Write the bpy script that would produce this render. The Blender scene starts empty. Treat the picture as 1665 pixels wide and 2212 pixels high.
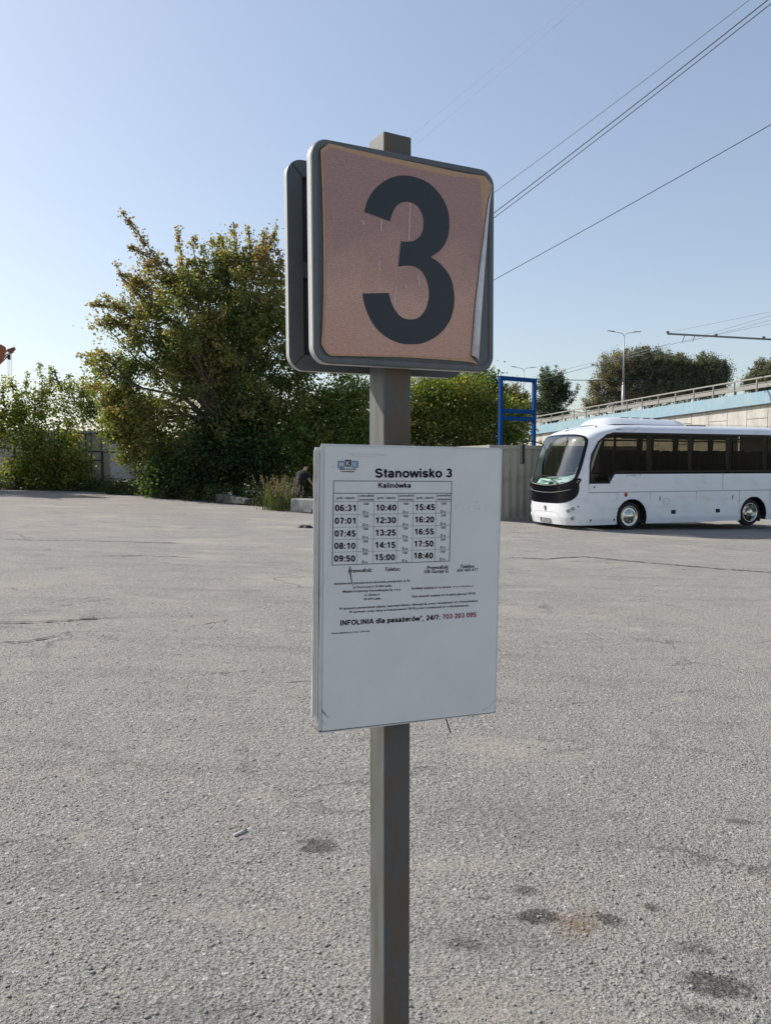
import bpy, bmesh, math, random
import numpy as np
from mathutils import Vector, Matrix

# ------------------------------------------------------------------ camera, world, sun
SC = bpy.context.scene
COL = SC.collection
F, CX, CY = 1663.0, 832.5, 1106.0          # focal length and centre, in px of a 1665 x 2212 picture
PITCH = math.atan((CY - 1003) / F)
CAMZ = 1.75
cam = bpy.data.cameras.new('camera'); camo = bpy.data.objects.new('camera', cam); COL.objects.link(camo)
cam.sensor_fit = 'VERTICAL'; cam.sensor_height = 36; cam.lens = 36 * F / 2212
cam.clip_start = 0.05; cam.clip_end = 3000
camo.location = (0, 0, CAMZ); camo.rotation_euler = (math.pi / 2 - PITCH, 0, 0)
SC.camera = camo

SUN_AZ = math.radians(61)                  # left of the viewing direction
SUN_EL = math.radians(39)
world = bpy.data.worlds.new('World'); SC.world = world; world.use_nodes = True
wn = world.node_tree; wn.nodes.clear()
sky = wn.nodes.new('ShaderNodeTexSky'); sky.sky_type = 'NISHITA'; sky.sun_disc = False
sky.sun_elevation = SUN_EL; sky.sun_rotation = -SUN_AZ
sky.altitude = 200; sky.air_density = 1.2; sky.dust_density = 1.2; sky.ozone_density = 2.6
bg = wn.nodes.new('ShaderNodeBackground'); bg.inputs['Strength'].default_value = 0.142
wo = wn.nodes.new('ShaderNodeOutputWorld')
hsv = wn.nodes.new('ShaderNodeHueSaturation'); hsv.inputs['Saturation'].default_value = .92; hsv.inputs['Hue'].default_value = .505
gm = wn.nodes.new('ShaderNodeGamma'); gm.inputs['Gamma'].default_value = .74       # hazy air: evens out the sky all round
wn.links.new(sky.outputs[0], hsv.inputs['Color']); wn.links.new(hsv.outputs[0], gm.inputs[0]); wn.links.new(gm.outputs[0], bg.inputs[0]); wn.links.new(bg.outputs[0], wo.inputs[0])
sun = bpy.data.lights.new('sun', 'SUN'); sun.energy = 3.8; sun.angle = math.radians(0.55); sun.color = (1, .93, .84)
suno = bpy.data.objects.new('sun', sun); COL.objects.link(suno)
sdir = Vector((-math.sin(SUN_AZ) * math.cos(SUN_EL), math.cos(SUN_AZ) * math.cos(SUN_EL), math.sin(SUN_EL)))
suno.rotation_euler = sdir.to_track_quat('Z', 'Y').to_euler()
vs = SC.view_settings; vs.view_transform = 'Standard'; vs.look = 'None'; vs.exposure = 0.7; vs.gamma = 1
vs.use_curve_mapping = False
SC.cycles.max_bounces = 8; SC.cycles.transparent_max_bounces = 12

# ------------------------------------------------------------------ geometry of the place
def gz(x, y):                              # height of the lot, which falls gently to the right
    return -.032 * 40 * math.tanh(x / 40)
def ray(px, py):
    xc = (px - CX) / F; zc = -(py - CY) / F
    c, s = math.cos(PITCH), math.sin(PITCH)
    return Vector((xc, c + zc * s, -s + zc * c))
def at(px, py, Y):                         # a point at forward distance Y
    d = ray(px, py); return Vector((0, 0, CAMZ)) + d * (Y / d.y)
def ground_at(px, py):
    d = ray(px, py); t = 1
    for _ in range(60): t = (gz(d.x * t, d.y * t) - CAMZ) / d.z
    p = d * t; return Vector((p.x, p.y, gz(p.x, p.y)))
def on_ground(px, Y):
    x = (px - CX) / F * Y / math.cos(PITCH) * 1.0
    return Vector((x, Y, gz(x, Y)))

# ------------------------------------------------------------------ materials
def mat(name, base=(.5, .5, .5), rough=.6, metal=0, spec=.5, noise=None, bump=None, coat=0):
    """noise = (colour2, scale, lo, hi[, stretch]) ; bump = (scale, strength, distance)"""
    m = bpy.data.materials.new(name); m.use_nodes = True
    nt = m.node_tree; b = nt.nodes['Principled BSDF']
    b.inputs['Base Color'].default_value = (*base, 1); b.inputs['Roughness'].default_value = rough
    b.inputs['Metallic'].default_value = metal; b.inputs['Specular IOR Level'].default_value = spec
    b.inputs['Coat Weight'].default_value = coat
    tc = nt.nodes.new('ShaderNodeTexCoord')
    if noise:
        mp = nt.nodes.new('ShaderNodeMapping'); nt.links.new(tc.outputs['Object'], mp.inputs[0])
        if len(noise) > 4: mp.inputs['Scale'].default_value = noise[4]
        n = nt.nodes.new('ShaderNodeTexNoise'); n.inputs['Scale'].default_value = noise[1]; n.inputs['Detail'].default_value = 8
        n.inputs['Roughness'].default_value = .65
        nt.links.new(mp.outputs[0], n.inputs['Vector'])
        r = nt.nodes.new('ShaderNodeMapRange'); r.inputs['From Min'].default_value = noise[2]; r.inputs['From Max'].default_value = noise[3]
        nt.links.new(n.outputs['Fac'], r.inputs['Value'])
        mx = nt.nodes.new('ShaderNodeMix'); mx.data_type = 'RGBA'
        mx.inputs['A'].default_value = (*base, 1); mx.inputs['B'].default_value = (*noise[0], 1)
        nt.links.new(r.outputs[0], mx.inputs['Factor']); nt.links.new(mx.outputs['Result'], b.inputs['Base Color'])
    if bump:
        n = nt.nodes.new('ShaderNodeTexNoise'); n.inputs['Scale'].default_value = bump[0]; n.inputs['Detail'].default_value = 5
        nt.links.new(tc.outputs['Object'], n.inputs['Vector'])
        bp = nt.nodes.new('ShaderNodeBump'); bp.inputs['Strength'].default_value = bump[1]; bp.inputs['Distance'].default_value = bump[2]
        nt.links.new(n.outputs['Fac'], bp.inputs['Height']); nt.links.new(bp.outputs[0], b.inputs['Normal'])
    return m
def leaf_mat(name, trans=.45):
    m = bpy.data.materials.new(name); m.use_nodes = True; nt = m.node_tree; nt.nodes.clear()
    o = nt.nodes.new('ShaderNodeOutputMaterial'); at_ = nt.nodes.new('ShaderNodeAttribute'); at_.attribute_name = 'tint'
    d = nt.nodes.new('ShaderNodeBsdfPrincipled'); d.inputs['Roughness'].default_value = .55; d.inputs['Specular IOR Level'].default_value = .35
    t = nt.nodes.new('ShaderNodeBsdfTranslucent'); mx = nt.nodes.new('ShaderNodeMixShader'); mx.inputs[0].default_value = trans
    g = nt.nodes.new('ShaderNodeMix'); g.data_type = 'RGBA'; g.blend_type = 'MULTIPLY'; g.inputs['Factor'].default_value = 1
    g.inputs['B'].default_value = (1.35, 1.3, .6, 1)
    nt.links.new(at_.outputs['Color'], d.inputs['Base Color']); nt.links.new(at_.outputs['Color'], g.inputs['A'])
    nt.links.new(g.outputs['Result'], t.inputs['Color'])
    nt.links.new(d.outputs[0], mx.inputs[1]); nt.links.new(t.outputs[0], mx.inputs[2]); nt.links.new(mx.outputs[0], o.inputs[0])
    return m
def glass_mat(name, tint, rough=.02, base=.045, refl=1.0):
    m = bpy.data.materials.new(name); m.use_nodes = True; nt = m.node_tree; nt.nodes.clear()
    o = nt.nodes.new('ShaderNodeOutputMaterial'); t = nt.nodes.new('ShaderNodeBsdfTransparent'); t.inputs[0].default_value = (*tint, 1)
    g = nt.nodes.new('ShaderNodeBsdfGlossy'); g.inputs['Roughness'].default_value = rough
    g.inputs['Color'].default_value = (refl, refl, refl, 1)
    ge = nt.nodes.new('ShaderNodeNewGeometry'); dt = nt.nodes.new('ShaderNodeVectorMath'); dt.operation = 'DOT_PRODUCT'
    nt.links.new(ge.outputs['Normal'], dt.inputs[0]); nt.links.new(ge.outputs['Incoming'], dt.inputs[1])
    def mth(op, a, b_=None):
        x = nt.nodes.new('ShaderNodeMath'); x.operation = op
        for i, val in enumerate((a, b_)):
            if val is None: continue
            if isinstance(val, (int, float)): x.inputs[i].default_value = val
            else: nt.links.new(val, x.inputs[i])
        return x.outputs[0]
    f = mth('POWER', mth('SUBTRACT', 1.0, mth('ABSOLUTE', dt.outputs['Value'])), 5.0)
    f = mth('ADD', mth('MULTIPLY', f, 1 - base), base)
    mx = nt.nodes.new('ShaderNodeMixShader'); nt.links.new(f, mx.inputs[0])
    nt.links.new(t.outputs[0], mx.inputs[1]); nt.links.new(g.outputs[0], mx.inputs[2]); nt.links.new(mx.outputs[0], o.inputs[0])
    return m

M = {}
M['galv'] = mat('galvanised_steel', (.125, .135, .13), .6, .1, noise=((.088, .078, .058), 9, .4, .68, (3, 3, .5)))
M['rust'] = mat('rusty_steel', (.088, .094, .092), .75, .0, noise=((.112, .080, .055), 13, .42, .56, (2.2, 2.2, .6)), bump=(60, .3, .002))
M['sign_grey'] = mat('sign_grey_paint', (.105, .115, .12), .6, 0, noise=((.08, .085, .09), 22, .5, .8), bump=(40, .08, .002))
M['sign_edge_sunlit'] = mat('sunlit_sign_edge', (.40, .41, .40), .5, 0, noise=((.22, .22, .21), 55, .62, .72), bump=(50, .3, .003))  # pale tone puts the sun highlight into the tray edges; darker chips
M['sign_dark'] = mat('sign_inside', (.045, .05, .056), .7)
M['black_gap'] = mat('dark_gap', (.012, .012, .013), .8)
M['digit'] = mat('digit_print', (.019, .023, .029), .5, noise=((.06, .065, .075), 420, .58, .78))
M['curl_white'] = mat('paper_reverse', (.66, .67, .69), .7, noise=((.42, .42, .43), 30, .5, .8))
M['sleeve'] = mat('plastic_sleeve', (.60, .61, .61), .28, 0, noise=((.34, .35, .35), 18, .55, .8), bump=(25, .12, .004))
M['paper'] = mat('printed_sheet', (.70, .695, .68), .4, 0, noise=((.63, .63, .62), 6, .4, .7), bump=(7, .06, .01))
M['ink'] = mat('ink', (.012, .008, .015), .6, spec=.2)
M['ink_red'] = mat('ink_red', (.27, .055, .09), .5)
M['ink_pink'] = mat('ink_pink', (.36, .20, .25), .5)
M['ink_grey'] = mat('ink_thin', (.10, .10, .115), .5)
M['logo_blue'] = mat('logo_blue', (.10, .22, .36), .5)
M['logo_dark'] = mat('logo_dark', (.025, .025, .04), .5)
M['board_edge'] = mat('board_edge', (.13, .12, .105), .7, noise=((.05, .045, .04), 40, .5, .7))
M['concrete'] = mat('concrete', (.27, .27, .26), .85, noise=((.13, .13, .12), 3, .45, .75), bump=(30, .4, .01))
M['concrete_mossy'] = mat('mossy_concrete', (.12, .125, .105), .9, noise=((.05, .06, .04), 4, .4, .65), bump=(30, .4, .01))
M['wall_panel'] = mat('wall_concrete', (.52, .50, .455), .85, noise=((.36, .345, .31), 1.6, .45, .7, (1, 1, .45)), bump=(12, .2, .01))
M['fascia'] = mat('blue_fascia', (.225, .37, .45), .6, noise=((.30, .40, .44), 1.6, .45, .65, (1, 1, .5)))
M['rail_steel'] = mat('rail_steel', (.30, .29, .265), .55, .2)
M['guard_dark'] = mat('guard_rail', (.18, .18, .17), .6, .2)
M['blue_frame'] = mat('blue_paint', (.003, .050, .19), .75, spec=.15, noise=((.004, .042, .15), 6, .5, .8))
M['bus_white'] = mat('bus_white', (.72, .74, .77), .25, 0, spec=.5, coat=.5, noise=((.60, .60, .585), 1.3, .50, .75, (1, 1, 3)))
M['bus_black'] = mat('bus_black', (.005, .005, .008), .2, 0, spec=.22)
M['rubber'] = mat('rubber', (.014, .014, .015), .85)
M['chrome'] = mat('chrome', (.62, .60, .54), .16, 1)
M['lamp_lens'] = mat('lamp_lens', (.30, .31, .33), .1, .6)
M['red_lens'] = mat('red_lens', (.30, .035, .02), .3)
M['seat'] = mat('seat_fabric', (.012, .013, .028), .9)
M['interior'] = mat('interior_trim', (.05, .05, .05), .8)
M['dash'] = mat('dashboard', (.34, .42, .40), .55)
M['curtain'] = mat('curtain', (.16, .165, .18), .9)
M['glass_side'] = glass_mat('tinted_glass', (.62, .60, .55), .01, .006)
M['glass_front'] = glass_mat('windscreen_glass', (.80, .90, .86), .06, .17)
M['card'] = mat('route_card', (.60, .80, .74), .6)
M['container'] = mat('container_paint', (.33, .32, .27), .6, noise=((.22, .20, .165), 1.8, .5, .75), bump=(8, .1, .01))
M['container_l'] = mat('container_pale', (.46, .45, .43), .65, noise=((.30, .29, .27), 1.5, .5, .75))
M['steel_dark'] = mat('dark_steel', (.03, .03, .032), .7)
M['bark'] = mat('bark', (.085, .07, .055), .9, bump=(20, .5, .02))
M['bark_grey'] = mat('bark_grey', (.13, .12, .105), .9)
M['leaf'] = leaf_mat('leaves', .5)
M['leaf_far'] = leaf_mat('leaves_far', .4)
M['grass'] = leaf_mat('grass_blades', .35)
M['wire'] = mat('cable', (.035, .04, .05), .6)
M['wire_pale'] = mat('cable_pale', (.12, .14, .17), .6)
M['lamp_pole'] = mat('lamp_pole', (.38, .39, .40), .5, .2)
M['orange'] = mat('crane_orange', (.27, .085, .035), .7, noise=((.20, .055, .03), 2, .5, .7))
M['crane_dark'] = mat('crane_dark', (.20, .075, .045), .7)
M['skin'] = mat('skin', (.48, .26, .19), .6)
M['shirt'] = mat('black_cloth', (.008, .008, .013), .9)
M['shorts'] = mat('shorts_cloth', (.012, .012, .02), .9)
M['white_cloth'] = mat('white_cloth', (.7, .7, .7), .9)
M['wood'] = mat('old_wood', (.23, .20, .17), .9)
M['stone'] = mat('loose_stone', (.30, .29, .275), .85, noise=((.13, .125, .12), 14, .35, .7))
M['crack'] = mat('crack_dirt_shade', (.045, .042, .04), .95)
M['bagblack'] = mat('black_rubber_scrap', (.01, .01, .011), .7)
M['cigarette'] = mat('cigarette_paper', (.62, .60, .60), .7)
M['road'] = mat('road_asphalt', (.10, .10, .10), .9)

# ------------------------------------------------------------------ object helpers
def link(o, parent=None):
    COL.objects.link(o)
    if parent is not None: o.parent = parent
    return o
def tag(o, label=None, cat=None, group=None, kind=None):
    if label: o['label'] = label
    if cat: o['category'] = cat
    if group: o['group'] = group
    if kind: o['kind'] = kind
    return o
def empty(name, loc=(0, 0, 0), rz=0, label=None, cat=None, group=None):
    o = bpy.data.objects.new(name, None); COL.objects.link(o); o.location = loc; o.rotation_euler = (0, 0, rz)
    o.empty_display_size = .2
    return tag(o, label, cat, group)
def mesh_obj(name, verts, faces, m, parent=None, smooth=False):
    me = bpy.data.meshes.new(name); me.from_pydata([tuple(v) for v in verts], [], faces); me.update()
    if m: me.materials.append(m)
    if smooth: me.polygons.foreach_set('use_smooth', [True] * len(me.polygons))
    return link(bpy.data.objects.new(name, me), parent)
class MB:
    """collects simple shapes and links them as one mesh object"""
    def __init__(s): s.v = []; s.f = []
    def add(s, v, f):
        n = len(s.v); s.v += [Vector(p) for p in v]; s.f += [tuple(i + n for i in q) for q in f]; return s
    def box(s, a, b):
        (x0, y0, z0), (x1, y1, z1) = a, b
        return s.add([(x0, y0, z0), (x1, y0, z0), (x1, y1, z0), (x0, y1, z0), (x0, y0, z1), (x1, y0, z1), (x1, y1, z1), (x0, y1, z1)],
                     [(0, 3, 2, 1), (4, 5, 6, 7), (0, 1, 5, 4), (1, 2, 6, 5), (2, 3, 7, 6), (3, 0, 4, 7)])
    def beam(s, p, q, w, h, up=(0, 0, 1)):
        p, q = Vector(p), Vector(q); d = (q - p).normalized(); u = Vector(up)
        if abs(d.dot(u)) > .98: u = Vector((1, 0, 0))
        a = d.cross(u).normalized() * w / 2; b = a.cross(d).normalized() * h / 2
        v = [c + e * a + g * b for c in (p, q) for e, g in ((-1, -1), (1, -1), (1, 1), (-1, 1))]
        return s.add(v, [(0, 1, 2, 3), (7, 6, 5, 4), (0, 4, 5, 1), (1, 5, 6, 2), (2, 6, 7, 3), (3, 7, 4, 0)])
    def tube(s, pts, rad, n=8, caps=True):
        pts = [Vector(p) for p in pts]
        if not hasattr(rad, '__len__'): rad = [rad] * len(pts)
        base = len(s.v)
        for i, p in enumerate(pts):
            d = (pts[min(i + 1, len(pts) - 1)] - pts[max(i - 1, 0)]).normalized()
            u = Vector((0, 0, 1)) if abs(d.z) < .9 else Vector((1, 0, 0))
            a = d.cross(u).normalized(); b = a.cross(d)
            for k in range(n):
                t = 2 * math.pi * k / n; s.v.append(p + (a * math.cos(t) + b * math.sin(t)) * rad[i])
        for i in range(len(pts) - 1):
            for k in range(n):
                k2 = (k + 1) % n; o = base + i * n; s.f.append((o + k, o + k2, o + n + k2, o + n + k))
        if caps:
            s.f.append(tuple(base + k for k in reversed(range(n)))); o = base + (len(pts) - 1) * n; s.f.append(tuple(o + k for k in range(n)))
        return s
    def lathe(s, prof, origin, axis, n=32):
        """prof: list of (radius, along)"""
        axis = Vector(axis).normalized(); u = Vector((0, 0, 1)) if abs(axis.z) < .9 else Vector((1, 0, 0))
        a = axis.cross(u).normalized(); b = a.cross(axis); o = Vector(origin); base = len(s.v)
        for r, h in prof:
            for k in range(n):
                t = 2 * math.pi * k / n; s.v.append(o + axis * h + (a * math.cos(t) + b * math.sin(t)) * max(r, 1e-4))
        for i in range(len(prof) - 1):
            for k in range(n):
                k2 = (k + 1) % n; q = base + i * n; s.f.append((q + k, q + k2, q + n + k2, q + n + k))
        return s
    def build(s, name, m, parent=None, smooth=False, bevel=0):
        o = mesh_obj(name, s.v, s.f, m, parent, smooth)
        if bevel:
            b = o.modifiers.new('bevel', 'BEVEL'); b.width = bevel; b.segments = 2; b.limit_method = 'ANGLE'
        return o
def smooth_curve(segs, n=8):
    """segs: list of point lists; each is a smooth run, runs meet in sharp corners"""
    out = []
    for run in segs:
        P = [Vector((*p, 0)) for p in run]
        if len(P) == 2: out.append(tuple(P[0][:2])); continue
        for i in range(len(P) - 1):
            p0 = P[max(i - 1, 0)]; p1 = P[i]; p2 = P[i + 1]; p3 = P[min(i + 2, len(P) - 1)]
            for k in range(n):
                t = k / n
                q = .5 * ((2 * p1) + (p2 - p0) * t + (2 * p0 - 5 * p1 + 4 * p2 - p3) * t * t + (3 * p1 - p0 - 3 * p2 + p3) * t ** 3)
                out.append((q.x, q.y))
    return out
def plate(outline, y0, y1):
    """prism over a 2-D outline (x, z) from depth y0 (front) to y1"""
    b = MB(); n = len(outline)
    v = [(x, y0, z) for x, z in outline] + [(x, y1, z) for x, z in outline]
    f = [tuple(range(n)), tuple(reversed(range(n, 2 * n)))] + [(i, i + n, (i + 1) % n + n, (i + 1) % n) for i in range(n)]
    return b.add(v, f)
def fill_obj(name, outline, y0, y1, m, parent):
    """like plate but triangulated front, safe for concave outlines"""
    bm = bmesh.new(); vs_ = [bm.verts.new((x, y0, z)) for x, z in outline]
    fc = bm.faces.new(vs_)
    if y1 != y0:
        r = bmesh.ops.extrude_face_region(bm, geom=[fc])
        bmesh.ops.translate(bm, vec=(0, y1 - y0, 0), verts=[g for g in r['geom'] if isinstance(g, bmesh.types.BMVert)])
    bmesh.ops.triangulate(bm, faces=bm.faces[:]); bmesh.ops.recalc_face_normals(bm, faces=bm.faces[:])
    me = bpy.data.meshes.new(name); bm.to_mesh(me); bm.free(); me.materials.append(m)
    return link(bpy.data.objects.new(name, me), parent)
def rrect(x0, z0, x1, z1, r, n=8):
    pts = []
    for cx, cz, a in ((x1 - r, z1 - r, 0), (x0 + r, z1 - r, 90), (x0 + r, z0 + r, 180), (x1 - r, z0 + r, 270)):
        for k in range(n + 1):
            t = math.radians(a + 90 * k / n); pts.append((cx + r * math.cos(t), cz + r * math.sin(t)))
    return pts
def rings(name, ringlist, m, parent, cap_first=False, cap_last=False, smooth=False):
    """ringlist: list of (outline2d, y)"""
    n = len(ringlist[0][0]); v = []; f = []
    for ol, y in ringlist: v += [(x, y, z) for x, z in ol]
    for i in range(len(ringlist) - 1):
        for k in range(n):
            k2 = (k + 1) % n; f.append((i * n + k, i * n + k2, (i + 1) * n + k2, (i + 1) * n + k))
    if cap_first: f.append(tuple(reversed(range(n))))
    if cap_last: f.append(tuple(range((len(ringlist) - 1) * n, len(ringlist) * n)))
    o = mesh_obj(name, v, f, m, parent, smooth); return o

_tc = {}
def text_data(body, bold=0.0, shear=0.0):
    k = (body, bold, shear)
    if k not in _tc:
        c = bpy.data.curves.new('text', 'FONT'); c.body = body; c.offset = bold; c.shear = shear; c.resolution_u = 3
        o = bpy.data.objects.new('text', c); COL.objects.link(o)
        dg = bpy.context.evaluated_depsgraph_get(); dg.update()
        me = bpy.data.meshes.new_from_object(o.evaluated_get(dg)); bpy.data.objects.remove(o); bpy.data.curves.remove(c)
        n = len(me.vertices); a = np.empty(n * 3); me.vertices.foreach_get('co', a); a = a.reshape(-1, 3)
        fs = [tuple(p.vertices) for p in me.polygons]; bpy.data.meshes.remove(me)
        _tc[k] = (a, fs)
    return _tc[k]
def text_on(name, body, xl, zl, xr, zr, cap, y, m, parent, bold=.012, shear=0.0):
    """text fitted between two baseline ends (local x, z), capital height cap, at depth y"""
    a, fs = text_data(body, bold, shear)
    x0, x1 = a[:, 0].min(), a[:, 0].max(); s = (a[:, 0] - x0) / (x1 - x0)
    X = xl + (xr - xl) * s; Z = zl + (zr - zl) * s + a[:, 1] / .7 * cap
    return mesh_obj(name, [(p, y, q) for p, q in zip(X, Z)], fs, m, parent)

# a plain bold grotesque drawn with strokes, capital height 1
def _arc(cx, cy, rx, ry, a0, a1, n=12): return [(cx + rx * math.cos(math.radians(a0 + (a1 - a0) * k / n)), cy + ry * math.sin(math.radians(a0 + (a1 - a0) * k / n))) for k in range(n + 1)]
def _el(cx, cy, rx, ry): return _arc(cx, cy, rx, ry, 0, 360, 22)
GLY = {
 '0': ([_el(.38, .5, .24, .41)], .76), '1': ([[(.46, 0), (.46, 1)], [(.18, .72), (.46, .90)]], .76),
 '2': ([_arc(.38, .67, .23, .24, 165, -35) + [(.15, .10)], [(.11, .09), (.64, .09)]], .76),
 '3': ([_arc(.36, .71, .20, .20, 160, -90), _arc(.36, .30, .24, .21, 90, -160)], .76),
 '4': ([[(.52, 0), (.52, 1)], [(.50, .93), (.12, .30)], [(.06, .29), (.70, .29)]], .76),
 '5': ([[(.62, .91), (.24, .91), (.18, .50)], _arc(.37, .32, .24, .24, 140, -155)], .76),
 '6': ([_el(.38, .31, .23, .22), _arc(.41, .50, .26, .41, 45, 190)], .76), '7': ([[(.11, .91), (.62, .91)], _arc(.85, .0, .50, .92, 118, 180)], .76),
 '8': ([_el(.38, .715, .19, .195), _el(.38, .29, .235, .205)], .76), '9': ([_el(.38, .69, .23, .22), _arc(.35, .50, .26, .41, -135, 10)], .76),
 ':': ([[(.18, 0), (.18, .19)], [(.18, .52), (.18, .71)]], .36), ' ': ([], .38), ',': ([[(.17, .12), (.11, -.16)]], .36), '/': ([[(.05, 0), (.34, 1)]], .40),
 '*': ([[(.25, .70), (.25, 1.02)], [(.11, .78), (.39, .94)], [(.39, .78), (.11, .94)]], .50),
 'S': ([_arc(.44, .70, .28, .21, 15, 262) + _arc(.44, .29, .30, .21, 80, -165)], .90), 't': ([[(.22, .93), (.22, .2)] + _arc(.36, .2, .14, .12, 180, 275, 5), [(.04, .64), (.42, .64)]], .46),
 'a': ([_arc(.34, .48, .22, .17, 160, 0) + [(.56, 0)], _el(.33, .22, .22, .15)], .75), 'n': ([[(.16, 0), (.16, .72)], _arc(.38, .42, .22, .23, 180, 0) + [(.60, 0)]], .78),
 'o': ([_el(.40, .36, .28, .29)], .80), 'ó': ([_el(.40, .36, .28, .29), [(.36, .82), (.52, 1.02)]], .80), 'w': ([[(.07, .72), (.27, .0)], [(.27, .0), (.50, .70)], [(.50, .70), (.73, 0)], [(.73, 0), (.93, .72)]], 1.0),
 'i': ([[(.17, 0), (.17, .72)], [(.17, .84), (.17, 1)]], .36), 's': ([_arc(.34, .50, .21, .15, 15, 265, 9) + _arc(.34, .22, .23, .14, 80, -165, 9)], .71),
 'k': ([[(.16, 0), (.16, 1)], [(.58, .72), (.18, .32)], [(.30, .42), (.60, 0)]], .70), 'K': ([[(.16, 0), (.16, 1)], [(.74, 1), (.18, .42)], [(.36, .58), (.80, 0)]], .92),
 'l': ([[(.17, 0), (.17, 1)]], .36), 'I': ([[(.18, 0), (.18, 1)]], .38), 'N': ([[(.17, 0), (.17, 1)], [(.18, .93), (.74, .07)], [(.75, 0), (.75, 1)]], .94),
 'F': ([[(.17, 0), (.17, 1)], [(.17, .91), (.72, .91)], [(.17, .50), (.64, .50)]], .80), 'O': ([_el(.52, .5, .39, .41)], 1.04), 'L': ([[(.17, 0), (.17, 1)], [(.17, .09), (.72, .09)]], .80),
 'A': ([[(.07, 0), (.47, .95)], [(.87, 0), (.47, .95)], [(.22, .31), (.72, .31)]], .94), 'd': ([_el(.34, .36, .23, .28), [(.60, 0), (.60, 1)]], .78), 'p': ([_el(.42, .36, .23, .28), [(.16, -.28), (.16, .72)]], .78),
 'ż': ([[(.06, .63), (.58, .63)], [(.54, .60), (.12, .12)], [(.06, .09), (.60, .09)], [(.32, .82), (.32, .98)]], .66), 'e': ([_arc(.39, .36, .28, .28, 0, 318, 16), [(.14, .35), (.64, .35)]], .76),
 'r': ([[(.16, 0), (.16, .72)], _arc(.38, .40, .22, .24, 180, 85, 6)], .52)}
def stroke_data(body, wt=.18, shear=0.0):
    k = ('stroke', body, wt, shear)
    if k not in _tc:
        V = []; Fc = []; x = 0; lay = 0
        for ch in body:
            st, adv = GLY[ch]
            for pl_ in st:
                P = [Vector((p[0] + x, p[1])) for p in pl_]; n = len(P); b0 = len(V); closed = (P[0] - P[-1]).length < 1e-4; lay += 1
                for i in range(n):
                    a = P[i - 1] if i else (P[-2] if closed else P[0]); c = P[i + 1] if i < n - 1 else (P[1] if closed else P[-1])
                    d1 = (P[i] - a).normalized() if (P[i] - a).length > 1e-6 else (c - P[i]).normalized(); d2 = (c - P[i]).normalized() if (c - P[i]).length > 1e-6 else d1
                    n1 = Vector((-d1.y, d1.x)); n2 = Vector((-d2.y, d2.x)); m_ = n1 + n2; m_ = m_ / max(.6, m_.dot(n1)) if m_.length > .01 else n1
                    for e in (-1, 1): q_ = P[i] + m_ * e * wt / 2; V.append((q_.x + shear * q_.y, q_.y * .7, -(lay % 6) * 1e-5))
                for i in range(n - 1): Fc.append((b0 + 2 * i, b0 + 2 * i + 2, b0 + 2 * i + 3, b0 + 2 * i + 1))
            x += adv
        _tc[k] = (np.array(V), Fc)
    return _tc[k]
def stroke_on(name, body, xl, zl, xr, zr, cap, y, m, parent, wt=.18, shear=0.0):
    a, fs = stroke_data(body, wt, shear)
    x0, x1 = a[:, 0].min(), a[:, 0].max(); s = (a[:, 0] - x0) / (x1 - x0)
    X = xl + (xr - xl) * s; Z = zl + (zr - zl) * s + a[:, 1] / .7 * cap
    return mesh_obj(name, [(p, y + d_, q) for p, q, d_ in zip(X, Z, a[:, 2])], fs, m, parent)

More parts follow.
